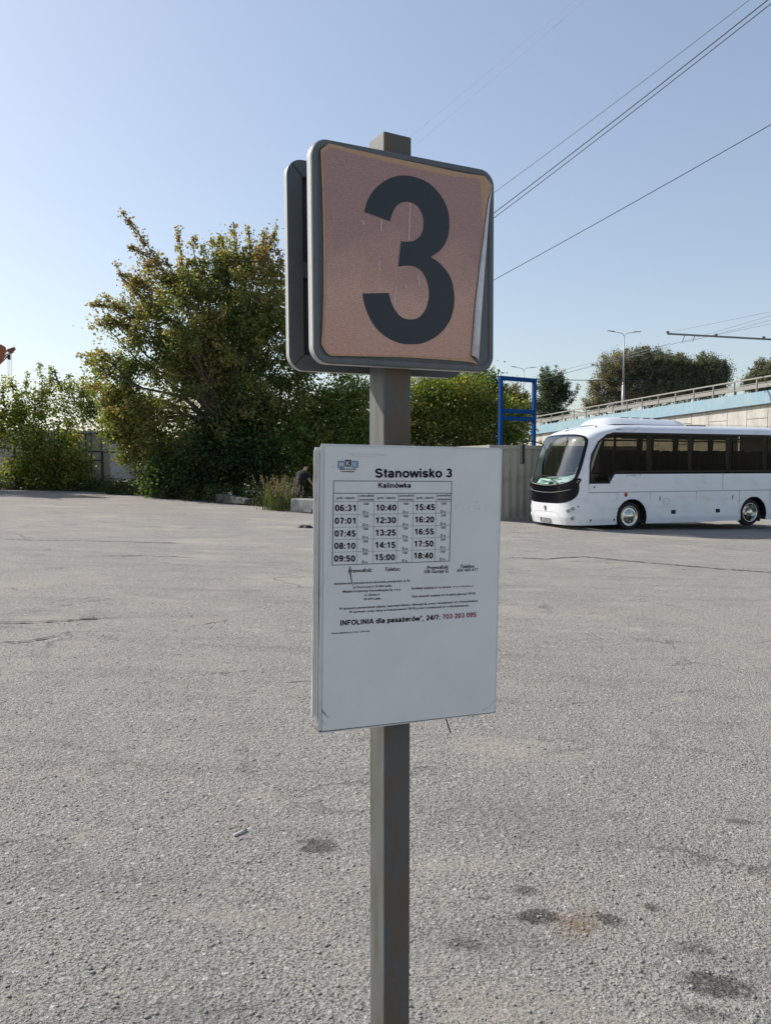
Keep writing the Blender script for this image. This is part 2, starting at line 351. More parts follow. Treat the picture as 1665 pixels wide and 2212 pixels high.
# ------------------------------------------------------------------ sky and ground
def ground_material():
    m = bpy.data.materials.new('lot_asphalt'); m.use_nodes = True; nt = m.node_tree; N = nt.nodes; L = nt.links
    b = N['Principled BSDF']; b.inputs['Roughness'].default_value = .92; b.inputs['Specular IOR Level'].default_value = .25
    tc = N.new('ShaderNodeTexCoord'); OC = tc.outputs['Object']
    def noise(scale, detail=4, rough=.55, vec=None, stretch=None):
        n = N.new('ShaderNodeTexNoise'); n.inputs['Scale'].default_value = scale; n.inputs['Detail'].default_value = detail
        n.inputs['Roughness'].default_value = rough
        if stretch:
            mp = N.new('ShaderNodeMapping'); mp.inputs['Scale'].default_value = stretch; L.new(OC, mp.inputs[0]); L.new(mp.outputs[0], n.inputs['Vector'])
        else: L.new(OC, n.inputs['Vector'])
        return n.outputs['Fac']
    def rng(x, a, b_, c=0, d=1, smooth=False):
        r = N.new('ShaderNodeMapRange'); r.inputs[1].default_value = a; r.inputs[2].default_value = b_
        r.inputs[3].default_value = c; r.inputs[4].default_value = d
        if smooth: r.interpolation_type = 'SMOOTHSTEP'
        L.new(x, r.inputs[0]); return r.outputs[0]
    def mix(fac, A, B, mode='MIX'):
        x = N.new('ShaderNodeMix'); x.data_type = 'RGBA'; x.blend_type = mode
        for inp, val in ((x.inputs['Factor'], fac), (x.inputs['A'], A), (x.inputs['B'], B)):
            if isinstance(val, (tuple, list)): inp.default_value = (*val, 1)
            elif isinstance(val, (int, float)): inp.default_value = val
            else: L.new(val, inp)
        return x.outputs['Result']
    def math_(op, a, b_=None):
        x = N.new('ShaderNodeMath'); x.operation = op
        for i, val in enumerate((a, b_)):
            if val is None: continue
            if isinstance(val, (int, float)): x.inputs[i].default_value = val
            else: L.new(val, x.inputs[i])
        return x.outputs[0]
    def voro(scale, feat='F1', out='Distance'):
        v = N.new('ShaderNodeTexVoronoi'); v.feature = feat; v.inputs['Scale'].default_value = scale
        mp = N.new('ShaderNodeMapping'); mp.inputs['Scale'].default_value = (1, 1, .3); L.new(wv, mp.inputs[0]); L.new(mp.outputs[0], v.inputs['Vector'])
        return v.outputs
    nz = N.new('ShaderNodeTexNoise'); nz.inputs['Scale'].default_value = 38; L.new(OC, nz.inputs['Vector'])
    wm = N.new('ShaderNodeVectorMath'); wm.operation = 'MULTIPLY_ADD'; L.new(nz.outputs['Color'], wm.inputs[0]); wm.inputs[1].default_value = (.012, .012, .012); L.new(OC, wm.inputs[2])
    wv = wm.outputs[0]
    v1 = voro(62); v2 = voro(125); v3 = voro(30)
    base = mix(rng(noise(.35, 5), .35, .7), (.315, .302, .275), (.37, .348, .305))
    base = mix(rng(noise(2.2, 6, .6, stretch=(1, .45, 1)), .56, .74), base, (.335, .305, .27))          # sandy dust
    base = mix(rng(noise(1.1, 6, .65), .60, .78), base, (.165, .165, .168))
    base = mix(math_('MULTIPLY', rng(noise(1.0, 7, .7, stretch=(.35, 2.2, 1)), .50, .68), .55), base, (.19, .183, .176))
    base = mix(math_('MULTIPLY', rng(noise(.8, 7, .7, stretch=(.5, 1.9, 1)), .55, .72), .55), base, (.37, .345, .31))
    sp_ = N.new('ShaderNodeSeparateXYZ'); L.new(OC, sp_.inputs[0])
    base = mix(math_('MULTIPLY', rng(sp_.outputs[1], 14, 28), math_('MULTIPLY', rng(noise(.25, 4), .35, .6), .6)), base, (.335, .285, .255))
    # aggregate: each stone its own shade
    def stone(vo, lo, hi, amt, A, B):
        nonlocal base
        sep = N.new('ShaderNodeSeparateColor'); L.new(vo['Color'], sep.inputs[0])
        shade = mix(sep.outputs[1], A, B)
        pick = math_('MULTIPLY', rng(sep.outputs[0], lo, hi), rng(vo['Distance'], .42, .30))
        base = mix(math_('MULTIPLY', pick, amt), base, shade)
    stone(v2, .22, .26, .9, (.11, .108, .106), (.43, .415, .395))
    stone(v1, .36, .39, .9, (.12, .118, .118), (.52, .505, .48))
    stone(v3, .72, .74, .85, (.17, .165, .16), (.56, .55, .53))
    dust = math_('MAXIMUM', rng(noise(.55, 6, .62, stretch=(.8, 1.1, 1)), .52, .66), rng(noise(1.7, 6, .7, stretch=(.6, 1.4, 1)), .56, .68))
    base = mix(math_('MULTIPLY', dust, .62), base, (.37, .335, .285))
    grit = math_('SUBTRACT', 1.0, math_('MULTIPLY', dust, .55))
    # dark pits between stones
    pit = math_('MULTIPLY', rng(noise(75, 4, .75, stretch=(1, 1.3, 1)), .555, .62), math_('MULTIPLY', grit, rng(noise(1.6, 3), .3, .6, .5, 1)))
    base = mix(math_('MULTIPLY', pit, .68), base, (.08, .077, .072))
    # stains and dust patches with a shape of their own
    sx = N.new('ShaderNodeSeparateXYZ'); L.new(OC, sx.inputs[0]); edge = math_('ADD', math_('MULTIPLY', noise(7, 6, .75, stretch=(1, .6, 1)), .7), math_('MULTIPLY', noise(22, 4, .7), .3))
    def patch(px, py, rx, ry, col, amt, soft=.5):
        nonlocal base
        c = ground_at(px, py); a = abs(ground_at(px + rx, py).x - c.x); d = abs(ground_at(px, py - ry).y - c.y)
        dx = math_('DIVIDE', math_('SUBTRACT', sx.outputs[0], c.x), a); dy = math_('DIVIDE', math_('SUBTRACT', sx.outputs[1], c.y), d)
        r = math_('SQRT', math_('ADD', math_('MULTIPLY', dx, dx), math_('MULTIPLY', dy, dy)))
        r = math_('ADD', r, math_('MULTIPLY', math_('SUBTRACT', edge, .5), 4.2))
        base = mix(math_('MULTIPLY', math_('MULTIPLY', rng(r, 1 + soft * .4, 1 - soft), amt), rng(noise(45, 3, .7), .30, .55, .45, 1)), base, col)
    for p in ((450, 1925, 160, 16), (1260, 1935, 150, 30), (1500, 1990, 190, 45), (1150, 1480, 130, 26), (480, 1300, 95, 9),
              (130, 1345, 110, 12), (1350, 1315, 160, 9), (1560, 1400, 140, 16), (1480, 1470, 120, 12), (300, 2140, 120, 40), (700, 1200, 150, 8), (1250, 1260, 140, 7), (560, 1590, 170, 18)):
        patch(*p, (.35, .325, .285), .55, .8)
    for p in ((420, 2190, 170, 40), (1020, 2030, 190, 45), (1080, 1750, 240, 40)):
        patch(*p, (.17, .17, .175), .45, .7)
    patch(1252, 1995, 60, 30, (.235, .165, .11), .85, .7)
    for p in ((690, 1829, 33, 13, .78), (1155, 1978, 40, 15, .85), (1132, 1925, 24, 9, .6), (1327, 1988, 32, 14, .75), (1410, 1962, 18, 8, .7),
              (1545, 2128, 62, 24, .8), (1520, 2190, 50, 16, .45), (1010, 2040, 40, 12, .5), (1505, 2050, 45, 12, .5), (1600, 1777, 26, 6, .6), (1050, 1938, 16, 6, .5)):
        patch(p[0], p[1], p[2] * 1.15, p[3] * 1.15, (.042, .04, .038), p[4], .30)
    cv = N.new('ShaderNodeTexVoronoi'); cv.feature = 'DISTANCE_TO_EDGE'; cv.inputs['Scale'].default_value = .55
    nz2 = N.new('ShaderNodeTexNoise'); nz2.inputs['Scale'].default_value = 2.3; nz2.inputs['Detail'].default_value = 8; nz2.inputs['Roughness'].default_value = .7; L.new(OC, nz2.inputs['Vector'])
    w2 = N.new('ShaderNodeVectorMath'); w2.operation = 'MULTIPLY_ADD'; L.new(nz2.outputs['Color'], w2.inputs[0]); w2.inputs[1].default_value = (.7, .7, 0); L.new(OC, w2.inputs[2])
    sc2 = N.new('ShaderNodeMapping'); sc2.inputs['Scale'].default_value = (.7, 1.3, 0); L.new(w2.outputs[0], sc2.inputs[0]); L.new(sc2.outputs[0], cv.inputs['Vector'])
    crk = math_('MULTIPLY', rng(cv.outputs['Distance'], .010, .002), rng(noise(.9, 4), .48, .60))
    base = mix(math_('MULTIPLY', crk, .38), base, (.06, .057, .054))
    L.new(base, b.inputs['Base Color'])
    h = math_('ADD', math_('MULTIPLY', rng(v1['Distance'], 0, .5, 1, 0), .9), math_('MULTIPLY', rng(v2['Distance'], 0, .5, 1, 0), .35)); h = math_('ADD', h, math_('MULTIPLY', rng(v3['Distance'], 0, .5, 1, 0), .9)); h = math_('MULTIPLY', h, grit)
    h = math_('ADD', h, math_('MULTIPLY', noise(120, 5, .75), 1.0)); h = math_('ADD', h, math_('MULTIPLY', noise(9, 4), 1.6))
    h = math_('SUBTRACT', h, math_('MULTIPLY', pit, .9)); h = math_('SUBTRACT', h, math_('MULTIPLY', crk, .8))
    bp = N.new('ShaderNodeBump'); bp.inputs['Strength'].default_value = 1.0; bp.inputs['Distance'].default_value = .0095
    L.new(h, bp.inputs['Height']); L.new(bp.outputs[0], b.inputs['Normal'])
    return m
xs = sorted(set([0.0] + [s * (.12 * k + 1.6 * (k / 30) ** 5) for k in range(1, 75) for s in (-1, 1)]))
ys = sorted(set([.15 * k + 1.6 * (k / 32) ** 5 for k in range(0, 80)] + [-(.3 * k + (k / 12) ** 5) for k in range(1, 30)]))
rnd = random.Random(4)
gv = []
for y in ys:
    for x in xs:
        w = .006 * math.sin(x * 2.1 + math.sin(y * 1.3)) * math.sin(y * 1.7 + 1.1) + .004 * math.sin(x * 5.3 + y * 3.1)
        gv.append((x, y, gz(x, y) + w * (1 if y < 30 else 0)))
nx = len(xs)
gf = [(j * nx + i, j * nx + i + 1, (j + 1) * nx + i + 1, (j + 1) * nx + i) for j in range(len(ys) - 1) for i in range(nx - 1)]
ground = mesh_obj('ground', gv, gf, ground_material(), smooth=True); tag(ground, kind='structure')

def ribbon(px_pts, width, seed, name='crack', m=None):
    """ragged dark strip along picture points on the ground: crack dirt plus painted shade"""
    r = random.Random(seed); P = [ground_at(*p) for p in px_pts]; pts = []
    for a, b_ in zip(P[:-1], P[1:]):
        n = max(3, int((b_ - a).length / .05))
        for k in range(n): pts.append(a.lerp(b_, k / n))
    pts.append(P[-1]); v = []; f = []; off = 0
    for i, p in enumerate(pts):
        d = (pts[min(i + 1, len(pts) - 1)] - pts[max(0, i - 1)]).normalized(); s = Vector((-d.y, d.x, 0))
        off = off * .85 + r.uniform(-.018, .018)
        w = width * r.uniform(.15, 1.25) * min(1, min(i, len(pts) - 1 - i) / 6 + .1)
        q = p + s * off
        for e in (-1, 1):
            z = q + s * e * w; v.append((z.x, z.y, gz(z.x, z.y) + .008))
        if i: k = 2 * i; f.append((k - 2, k, k + 1, k - 1))
    o = mesh_obj(name, v, f, m or M['crack']); tag(o, kind='structure'); return o
ribbon([(1090, 1204), (1180, 1208), (1260, 1203), (1330, 1210), (1400, 1216), (1480, 1222), (1570, 1231), (1690, 1238)], .045, 1)  # edge of an asphalt layer, its step shade painted as a dark strip
ribbon([(-30, 1346), (60, 1346), (150, 1340), (262, 1335)], .022, 2)
ribbon([(-20, 1386), (60, 1387), (110, 1378), (160, 1365)], .020, 3)
ribbon([(420, 1352), (470, 1345), (495, 1338)], .016, 4)
ribbon([(180, 1203), (300, 1200), (420, 1205)], .02, 5)
ribbon([(600, 1478), (680, 1470)], .010, 6)
ribbon([(440, 2212), (500, 2175), (520, 2160), (590, 2155)], .004, 7)
ribbon([(1180, 1526), (1240, 1520), (1262, 1518)], .010, 8)
ribbon([(890, 2120), (940, 2095), (1010, 2085)], .004, 9)
ribbon([(0, 1165), (110, 1168), (250, 1170), (400, 1174)], .03, 10)
ribbon([(1085, 1150), (1160, 1152)], .03, 11)

def ico():
    bm = bmesh.new(); bmesh.ops.create_icosphere(bm, subdivisions=1, radius=1); v = np.array([p.co[:] for p in bm.verts]); f = np.array([[q.index for q in t.verts] for t in bm.faces]); bm.free(); return v, f
def scatter_stones(n, seed):
    r = np.random.default_rng(seed); V0, F0 = ico(); ys_ = 1.9 + r.random(n) ** 1.5 * 8.5; xs_ = (r.random(n) - .5) * (1.25 * ys_ + .6)
    keep = np.abs(xs_ - .01) + np.abs(ys_ - 1.75) > .12; xs_, ys_ = xs_[keep], ys_[keep]; n = len(xs_)
    s = .0022 + .0060 * r.random(n) ** 4.5 ; a = r.random(n) * 6.28
    sc = np.stack([s * (1 + .7 * r.random(n)), s, s * (.35 + .3 * r.random(n))], 1)
    V = V0[None] * (1 + .35 * (r.random((n, len(V0), 1)) - .5)) * sc[:, None]
    c, q = np.cos(a)[:, None], np.sin(a)[:, None]; X = V[..., 0] * c - V[..., 1] * q; Y = V[..., 0] * q + V[..., 1] * c
    gzv = -.032 * 40 * np.tanh(xs_ / 40) + .006 * np.sin(xs_ * 2.1 + np.sin(ys_ * 1.3)) * np.sin(ys_ * 1.7 + 1.1) + .004 * np.sin(xs_ * 5.3 + ys_ * 3.1)
    V = np.stack([X + xs_[:, None], Y + ys_[:, None], V[..., 2] + gzv[:, None] + s[:, None] * .2], 2).reshape(-1, 3)
    Fc = (F0[None] + (np.arange(n) * len(V0))[:, None, None]).reshape(-1, 3)
    return np_mesh('gravel', V, Fc, M['stone'], smooth=False)
def np_mesh(name, V, Fc, m, parent=None, smooth=False, tint=None):
    me = bpy.data.meshes.new(name); k = Fc.shape[1]
    me.vertices.add(len(V)); me.vertices.foreach_set('co', V.astype(np.float32).ravel())
    me.loops.add(Fc.size); me.loops.foreach_set('vertex_index', Fc.astype(np.int32).ravel())
    me.polygons.add(len(Fc)); me.polygons.foreach_set('loop_start', np.arange(0, Fc.size, k, dtype=np.int32))
    me.update(calc_edges=True)
    if smooth: me.polygons.foreach_set('use_smooth', np.ones(len(Fc), bool))
    if tint is not None:
        a = me.color_attributes.new('tint', 'FLOAT_COLOR', 'POINT'); a.data.foreach_set('color', tint.astype(np.float32).ravel())
    me.materials.append(m); return link(bpy.data.objects.new(name, me), parent)
tag(scatter_stones(16000, 3), kind='stuff', label='loose light grit scattered over the worn asphalt', cat='gravel')

# ------------------------------------------------------------------ the bus ramp
def lerp(a, b_, t): return a + (b_ - a) * t
R0 = Vector((28.0, 58.6)); RD = Vector((17.7 - 28.0, 88.3 - 58.6)) / 14      # one railing bay per step
def ramp_xy(t, off=0):
    n = Vector((RD.y, -RD.x)).normalized()      # towards the right, away from the camera side is +
    p = R0 + RD * t + n * off; return p
def ramp_z(t): return 7.17 - .0636 * t - (.0004 * t * t if t > 0 else 0)
T0, T1 = -9, 30
def ramp_strip(name, o0, z0, o1, z1, m, parent=None, t0=T0, t1=T1):
    b = MB()
    for t in range(t0, t1):
        va = []
        for tt in (t, t + 1):
            for o, z in ((o0, z0), (o1, z0), (o1, z1), (o0, z1)):
                p = ramp_xy(tt, o); va.append((p.x, p.y, ramp_z(tt) + z))
        b.add(va, [(0, 4, 5, 1), (1, 5, 6, 2), (2, 6, 7, 3), (3, 7, 4, 0)] + ([(0, 1, 2, 3)] if t == t0 else []) + ([(4, 7, 6, 5)] if t == t1 - 1 else []))
    return b.build(name, m, parent)
deck = ramp_strip('road', .25, -.35, 11, -.12, M['road']); tag(deck, kind='structure')
br = empty('overpass_ramp', (*R0, 0), 0, 'concrete overpass ramp wall with pale blue edge beam rising behind the bus', 'overpass')
def as_child(o, par):
    o.parent = par; o.matrix_parent_inverse = Matrix.Translation(-Vector(par.location)); return o
as_child(ramp_strip('edge_beam', -.25, -.95, .22, 0, M['fascia']), br)
as_child(ramp_strip('beam_joint_shade', -.2, -1.02, .2, -.952, M['guard_dark']), br)
# wall panels, each a slab of its own, staggered joints
def panel(ta, tb, za, zb):
    b = MB(); v = []
    g = .012
    for tt in (ta + g, tb - g):
        for o in (0, .18):
            for z in (za, zb):
                p = ramp_xy(tt, o); v.append((p.x, p.y, z if z is not None else ramp_z(tt) - 1.03))
    b.add(v, [(0, 4, 5, 1), (2, 3, 7, 6), (0, 1, 3, 2), (4, 6, 7, 5), (1, 5, 7, 3), (0, 2, 6, 4)])
    as_child(b.build('panel', M['wall_panel']), br)
for i, t in enumerate(np.arange(-8.6, 26, .9)):
    lo = -.9; zs = [lo, 1.7, 3.45, 5.2] if i % 2 else [lo, .8, 2.6, 4.35]
    top = ramp_z(t) - 1.03; zs = [z for z in zs if z < top - .35] + [None]
    for za, zb in zip(zs[:-1], zs[1:]):
        panel(t, t + .9, za + .02, zb if zb is None else zb - .02)
as_child(ramp_strip('core', .1, -7.5, .17, -1.05, M['guard_dark'], t0=-9, t1=26), br)
rl = empty('ramp_railing', (*R0, 7.1), 0, 'grey steel post and rail parapet along the top of the overpass ramp', 'railing')
def up(par, o): o.parent = par; o.matrix_parent_inverse = Matrix.Translation(-Vector(par.location)); return o
for nm, z0, z1, o0, o1 in (('handrail', 1.02, 1.12, -.06, .06), ('rail', .66, .71, -.03, .03), ('rail', .36, .41, -.03, .03)):
    up(rl, ramp_strip(nm, o0, z0, o1, z1, M['rail_steel']))
for t in range(T0, T1 + 1):
    p = ramp_xy(t, 0); up(rl, MB().box((p.x - .05, p.y - .05, ramp_z(t)), (p.x + .05, p.y + .05, ramp_z(t) + 1.03)).build('post', M['rail_steel']))
gr = empty('guard_rail', (*ramp_xy(0, .8), 7.0), 0, 'low steel crash barrier running behind the ramp railing', 'guard rail')
up(gr, ramp_strip('beam', .78, .42, .86, .74, M['rail_steel']))
for t in range(T0, T1):
    p = ramp_xy(t + .4, .95); up(gr, MB().box((p.x - .07, p.y - .07, ramp_z(t) - .2), (p.x + .07, p.y + .07, ramp_z(t) + .66)).build('post', M['guard_dark']))

# street lamps on the ramp
def street_lamp(px, Y, top_py, base_z, label):
    b = at(px, 900, Y); ztop = at(px, top_py, Y).z
    t = empty('street_lamp', (b.x, b.y, base_z), 0, label, 'street lamp', 'twin arm street lamps on the overpass')
    H = ztop - base_z
    MB().tube([(0, 0, 0), (0, 0, H * .42)], [.17, .15], 12).tube([(0, 0, H * .42), (0, 0, H * .45)], [.15, .09], 12).tube([(0, 0, H * .45), (0, 0, H - .35)], [.10, .055], 12).build('pole', M['lamp_pole'], t, True)
    for s, dz in ((-1, .18), (1, .0)):
        MB().tube([(0, 0, H - .4), (s * .15, 0, H - .12), (s * .45, 0, H), (s * 1.1, 0, H + .04 + dz * .3)], .035, 8).build('arm', M['lamp_pole'], t, True)
        b = MB(); z = H + .05 + dz * .3
        b.add([(s * 1.05, -.10, z), (s * 1.85, -.16, z + .06 + dz * .3), (s * 1.85, .16, z + .06 + dz * .3), (s * 1.05, .10, z),
               (s * 1.05, -.10, z + .09), (s * 1.85, -.12, z + .1 + dz * .3), (s * 1.85, .12, z + .1 + dz * .3), (s * 1.05, .10, z + .09)],
              [(0, 3, 2, 1), (4, 5, 6, 7), (0, 1, 5, 4), (1, 2, 6, 5), (2, 3, 7, 6), (3, 0, 4, 7)]).build('lamp_head', M['guard_dark'], t)
    return t
street_lamp(1344, 86, 719, 6.4, 'tall street lamp rising above the ramp in front of the large trees')
street_lamp(1129.5, 112, 795, 5.8, 'smaller distant street lamp seen through the blue frame')

# ------------------------------------------------------------------ blue frame, containers, barriers
bf0 = at(1077 + 3, 960, 31); bf1 = at(1152, 960, 32.0)
g0 = gz(bf0.x, bf0.y) - .05
bfr = empty('blue_sign_frame', (bf0.x, bf0.y, g0), math.atan2(bf1.y - bf0.y, bf1.x - bf0.x), 'tall empty blue steel frame standing behind the beige container', 'sign frame')
wf = (bf1 - bf0).to_2d().length; hf = at(1078, 812, 31).z - g0; z1 = at(1078, 886, 31).z - g0; z2 = at(1078, 902, 31).z - g0
for x in (0, wf): MB().box((x - .07, -.07, 0), (x + .07, .07, hf - .16)).build('leg', M['blue_frame'], bfr, bevel=.008)
for za, zb in ((hf - .16, hf), (z1 - .1, z1 + .07), (z2 - .1, z2 + .07)):
    MB().box((-.08 if zb == hf else .08, -.08, za), (wf + .08 if zb == hf else wf - .08, .08, zb)).build('crossbar', M['blue_frame'], bfr, bevel=.008)

def container(name, loc, rz, L_, label, m, doors=False, group='shipping containers around the lot'):
    W_, H_ = 2.44, 2.59
    t = empty(name, loc, rz, label, 'container', group)
    fr = MB()
    for x in (0, L_ - .16):
        for y in (0, W_ - .16): fr.box((x, y, .16), (x + .16, y + .16, H_ - .12))
    for z, h in ((.0, .16), (H_ - .12, .12)):
        fr.box((.0, 0, z), (L_, .12, z + h)); fr.box((0, W_ - .12, z), (L_, W_, z + h)); fr.box((0, .12, z), (.12, W_ - .12, z + h)); fr.box((L_ - .12, .12, z), (L_, W_ - .12, z + h))
    fr.build('frame', m, t)
    for x in (-.01, L_ - .17):
        for y in (-.01, W_ - .17):
            for z in (-.002, H_ - .11): MB().box((x, y, z), (x + .18, y + .18, z + .12)).build('corner_casting', m, t)
    def corr(p, d, length, out):
        """corrugated sheet from p along d, height z .16..H-.12, recess direction out"""
        v = []; pr = []; s = 0; k = 0
        while s < length:
            for ds, dep in ((0, .0), (.07, .0), (.138, .036), (.21, .036), ):
                if s + ds <= length: pr.append((s + ds, dep))
            s += .278
        pr.append((length, .0))
        for s, dep in pr:
            q = Vector(p) + Vector(d) * s + Vector(out) * dep
            v += [(q.x, q.y, .16), (q.x, q.y, H_ - .12)]
        f = [(2 * i, 2 * i + 2, 2 * i + 3, 2 * i + 1) for i in range(len(pr) - 1)]
        return mesh_obj('corrugated_side', v, f, m, t)
    corr((.16, .03, 0), (1, 0, 0), L_ - .32, (0, 1, 0)); corr((.16, W_ - .03, 0), (1, 0, 0), L_ - .32, (0, -1, 0)); corr((L_ - .03, .16, 0), (0, 1, 0), W_ - .32, (-1, 0, 0))
    MB().box((.1, .1, H_ - .05), (L_ - .1, W_ - .1, H_ - .02)).build('roof', m, t)
    if doors:
        for k, y in enumerate((.15, W_ / 2 + .01)):
            d = MB().box((.02, y, .18), (.06, y + W_ / 2 - .16, H_ - .14)).build('door', m, t)
            for yy in (.3, .8): MB().tube([(-.01, y + yy, .1), (-.01, y + yy, H_ - .08)], .02, 6).build('locking_bar', M['steel_dark'], d)
            MB().box((.0, y + .2, 1.05), (.012, y + .9, 1.1)).build('handle', M['steel_dark'], d)
        MB().box((-.012, .1, H_ - .17), (.02, W_ - .1, H_ - .135)).build('door_seal', M['steel_dark'], t)
        MB().box((.0, W_ / 2 - .02, .18), (.016, W_ / 2 + .02, H_ - .14)).build('door_seal', M['steel_dark'], t)
    else: corr((.03, W_ - .16, 0), (0, -1, 0), W_ - .32, (1, 0, 0))
    return t
YAW = math.radians(21)
c0 = at(1057, 960, 25.5)
container('shipping_container', (c0.x, c0.y, at(1057, 1129, 25.5).z - .02), YAW, 6.06, 'beige corrugated container standing right behind the front of the bus', M['container'])
cl = at(238, 931, 40)
container('shipping_container', (cl.x, cl.y, cl.z - 2.59), math.radians(96), 6.06, 'off-white container with its door end towards the lot, behind the left bushes', M['container_l'], True)
cl2 = at(112, 929, 41)
container('shipping_container', (cl2.x - 12.2, cl2.y + .6, cl2.z - 2.59), math.radians(-2), 12.19, 'long off-white container cut off by the left edge, behind the bushes', M['container_l'])

# steel fence at left
fa, fb = at(-60, 965, 39.0), at(420, 984, 37.0)
fn = empty('rail_fence', (fa.x, fa.y, gz(fa.x, fa.y)), 0, 'low dark steel rail fence running through the bushes on the left', 'fence')
dv = fb - fa
for nm, dz in (('top_rail', 0), ('bottom_rail', -1.55)):
    up(fn, MB().beam(fa + Vector((0, 0, dz)), fb + Vector((0, 0, dz * .9)), .05, .07).build(nm, M['steel_dark']))
for k in range(6):
    p = fa + dv * k / 5; g = gz(p.x, p.y); up(fn, MB().box((p.x - .04, p.y - .04, g - .1), (p.x + .04, p.y + .04, p.z - .035)).build('post', M['steel_dark']))

def block(name, px0, py0, px1, py1, py1r, h, dpt, label, tilt=0, cat='barrier', notch=False):
    """concrete barrier: bottom front edge from (px0,py0) to (px1,py1r)"""
    a = ground_at(px0, py0); b_ = ground_at(px1, py1r); d = b_ - a; Lc = d.to_2d().length
    t = empty(name, a, math.atan2(d.y, d.x), label, cat, 'concrete blocks at the edge of the lot')
    s = .12
    v = [(0, 0, 0), (Lc, 0, 0), (Lc, dpt, 0), (0, dpt, 0), (-s * .3, s * .4, h), (Lc - s * .2, s * .4, h + tilt), (Lc - s * .2, dpt - s * .4, h + tilt), (-s * .3, dpt - s * .4, h)]
    MB().add(v, [(0, 3, 2, 1), (4, 5, 6, 7), (0, 1, 5, 4), (1, 2, 6, 5), (2, 3, 7, 6), (3, 0, 4, 7)]).build('body', M['concrete_mossy' if tilt else 'concrete'], t, bevel=.03)
    if notch:
        MB().box((Lc * .55, -.012, 0), (Lc * .75, .1, .12)).build('forklift_slot', M['black_gap'], t)
    MB().tube([(Lc * .3, dpt / 2, h - .01), (Lc * .3, dpt / 2, h + .06), (Lc * .4, dpt / 2, h + .06), (Lc * .4, dpt / 2, h - .01)], .012, 6).build('lifting_eye', M['steel_dark'], t)
    return t
block('concrete_barrier', 466, 1086, 528, 0, 1092, .36, .5, 'tilted concrete block half buried in the dark shrubs', -.16)
block('concrete_barrier', 628, 1106, 712, 0, 1113, .46, .6, 'pale concrete barrier beside the timetable board, in front of the person', 0, notch=True)

# planks, litter
pk = ground_at(205, 1060)
for k in range(4):
    t = MB().beam((0, 0, 0), (1.9 - .2 * k, .1 * k, .02), .14, .035).build('plank', M['wood'])
    t.location = (pk.x - .9 + .12 * k, pk.y + .28 * k, gz(pk.x, pk.y) + .05 + .05 * k); t.rotation_euler = (0, 0, -.08 * k)
    tag(t, ['grey plank lying nearest the lot by the left container', 'second weathered plank beside the left container', 'third weathered plank of the pile by the left container', 'topmost plank of the pile by the left container'][k], 'plank', 'weathered planks on the ground')
q = ground_at(659, 1140); b = MB(); rr = random.Random(8); nseg = 14
ol = [(math.cos(6.283 * k / nseg) * .30 * rr.uniform(.75, 1.1), math.sin(6.283 * k / nseg) * .12 * rr.uniform(.7, 1.2)) for k in range(nseg)]
v = [(x, y, 0) for x, y in ol] + [(x * .55, y * .5, .045 + rr.uniform(0, .035)) for x, y in ol] + [(0, 0, .05)]
f = [(i, (i + 1) % nseg, (i + 1) % nseg + nseg, i + nseg) for i in range(nseg)] + [(i + nseg, (i + 1) % nseg + nseg, 2 * nseg) for i in range(nseg)]
o = mesh_obj('rubber_scrap', v, f, M['bagblack']); o.location = q; tag(o, 'flat black rubber scrap lying on the asphalt left of the board', 'litter')
p0, p1 = ground_at(506, 1807), ground_at(533, 1795)
dd = (p1 - p0); cg = empty('cigarette_butt', p0 + Vector((0, 0, .007)), math.atan2(dd.y, dd.x), 'small white rolled stub lying on the bare asphalt, left foreground', 'litter')
MB().tube([(0, 0, 0), (dd.length * .78, 0, 0)], .0055, 8).build('paper_roll', M['cigarette'], cg, True)
MB().tube([(dd.length * .785, 0, 0), (dd.length, 0, 0)], .0052, 8).build('tip', M['wood'], cg, True)

# ------------------------------------------------------------------ foliage
def clump_leaves(centres, sig, per, size, seed, cols, colw, droop=.35, flat=1.0, score=None):
    """returns verts, faces, tints of leaf-shaped quads gathered round centres"""
    r = np.random.default_rng(seed); n = len(centres) * per
    C_ = np.repeat(np.asarray(centres), per, 0); sg = np.repeat(np.asarray(sig).reshape(len(centres), -1), per, 0)
    P = C_ + r.normal(size=(n, 3)) * sg * np.array([1, 1, flat])
    s = size * (.6 + .8 * r.random(n))
    a = r.random(n) * 6.283; el = r.normal(-droop, .55, n)
    d = np.stack([np.cos(a) * np.cos(el), np.sin(a) * np.cos(el), np.sin(el)], 1)
    w = r.normal(size=(n, 3)); w -= (w * d).sum(1)[:, None] * d; w /= np.linalg.norm(w, axis=1)[:, None]
    nn = np.cross(d, w)
    L_ = d * s[:, None]; Wd = w * (s * .36)[:, None]; fold = nn * (s * .12)[:, None]
    V = np.stack([P, P + L_ * .45 + Wd + fold, P + L_, P + L_ * .45 - Wd + fold], 1).reshape(-1, 3)
    Fc = np.arange(n * 4).reshape(-1, 4)
    cols = np.asarray(cols); k = r.choice(len(cols), len(centres), p=np.asarray(colw) / np.sum(colw))
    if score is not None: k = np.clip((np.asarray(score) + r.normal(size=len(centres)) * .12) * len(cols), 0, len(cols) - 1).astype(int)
    kk = np.repeat(k, per)
    sw = r.random(n) < .3; kk[sw] = r.choice(len(cols), sw.sum(), p=np.asarray(colw) / np.sum(colw))
    cc = cols[kk] * (.75 + .5 * r.random((n, 1))); cc = np.concatenate([cc, np.ones((n, 1))], 1)
    return V, Fc, np.repeat(cc, 4, 0)
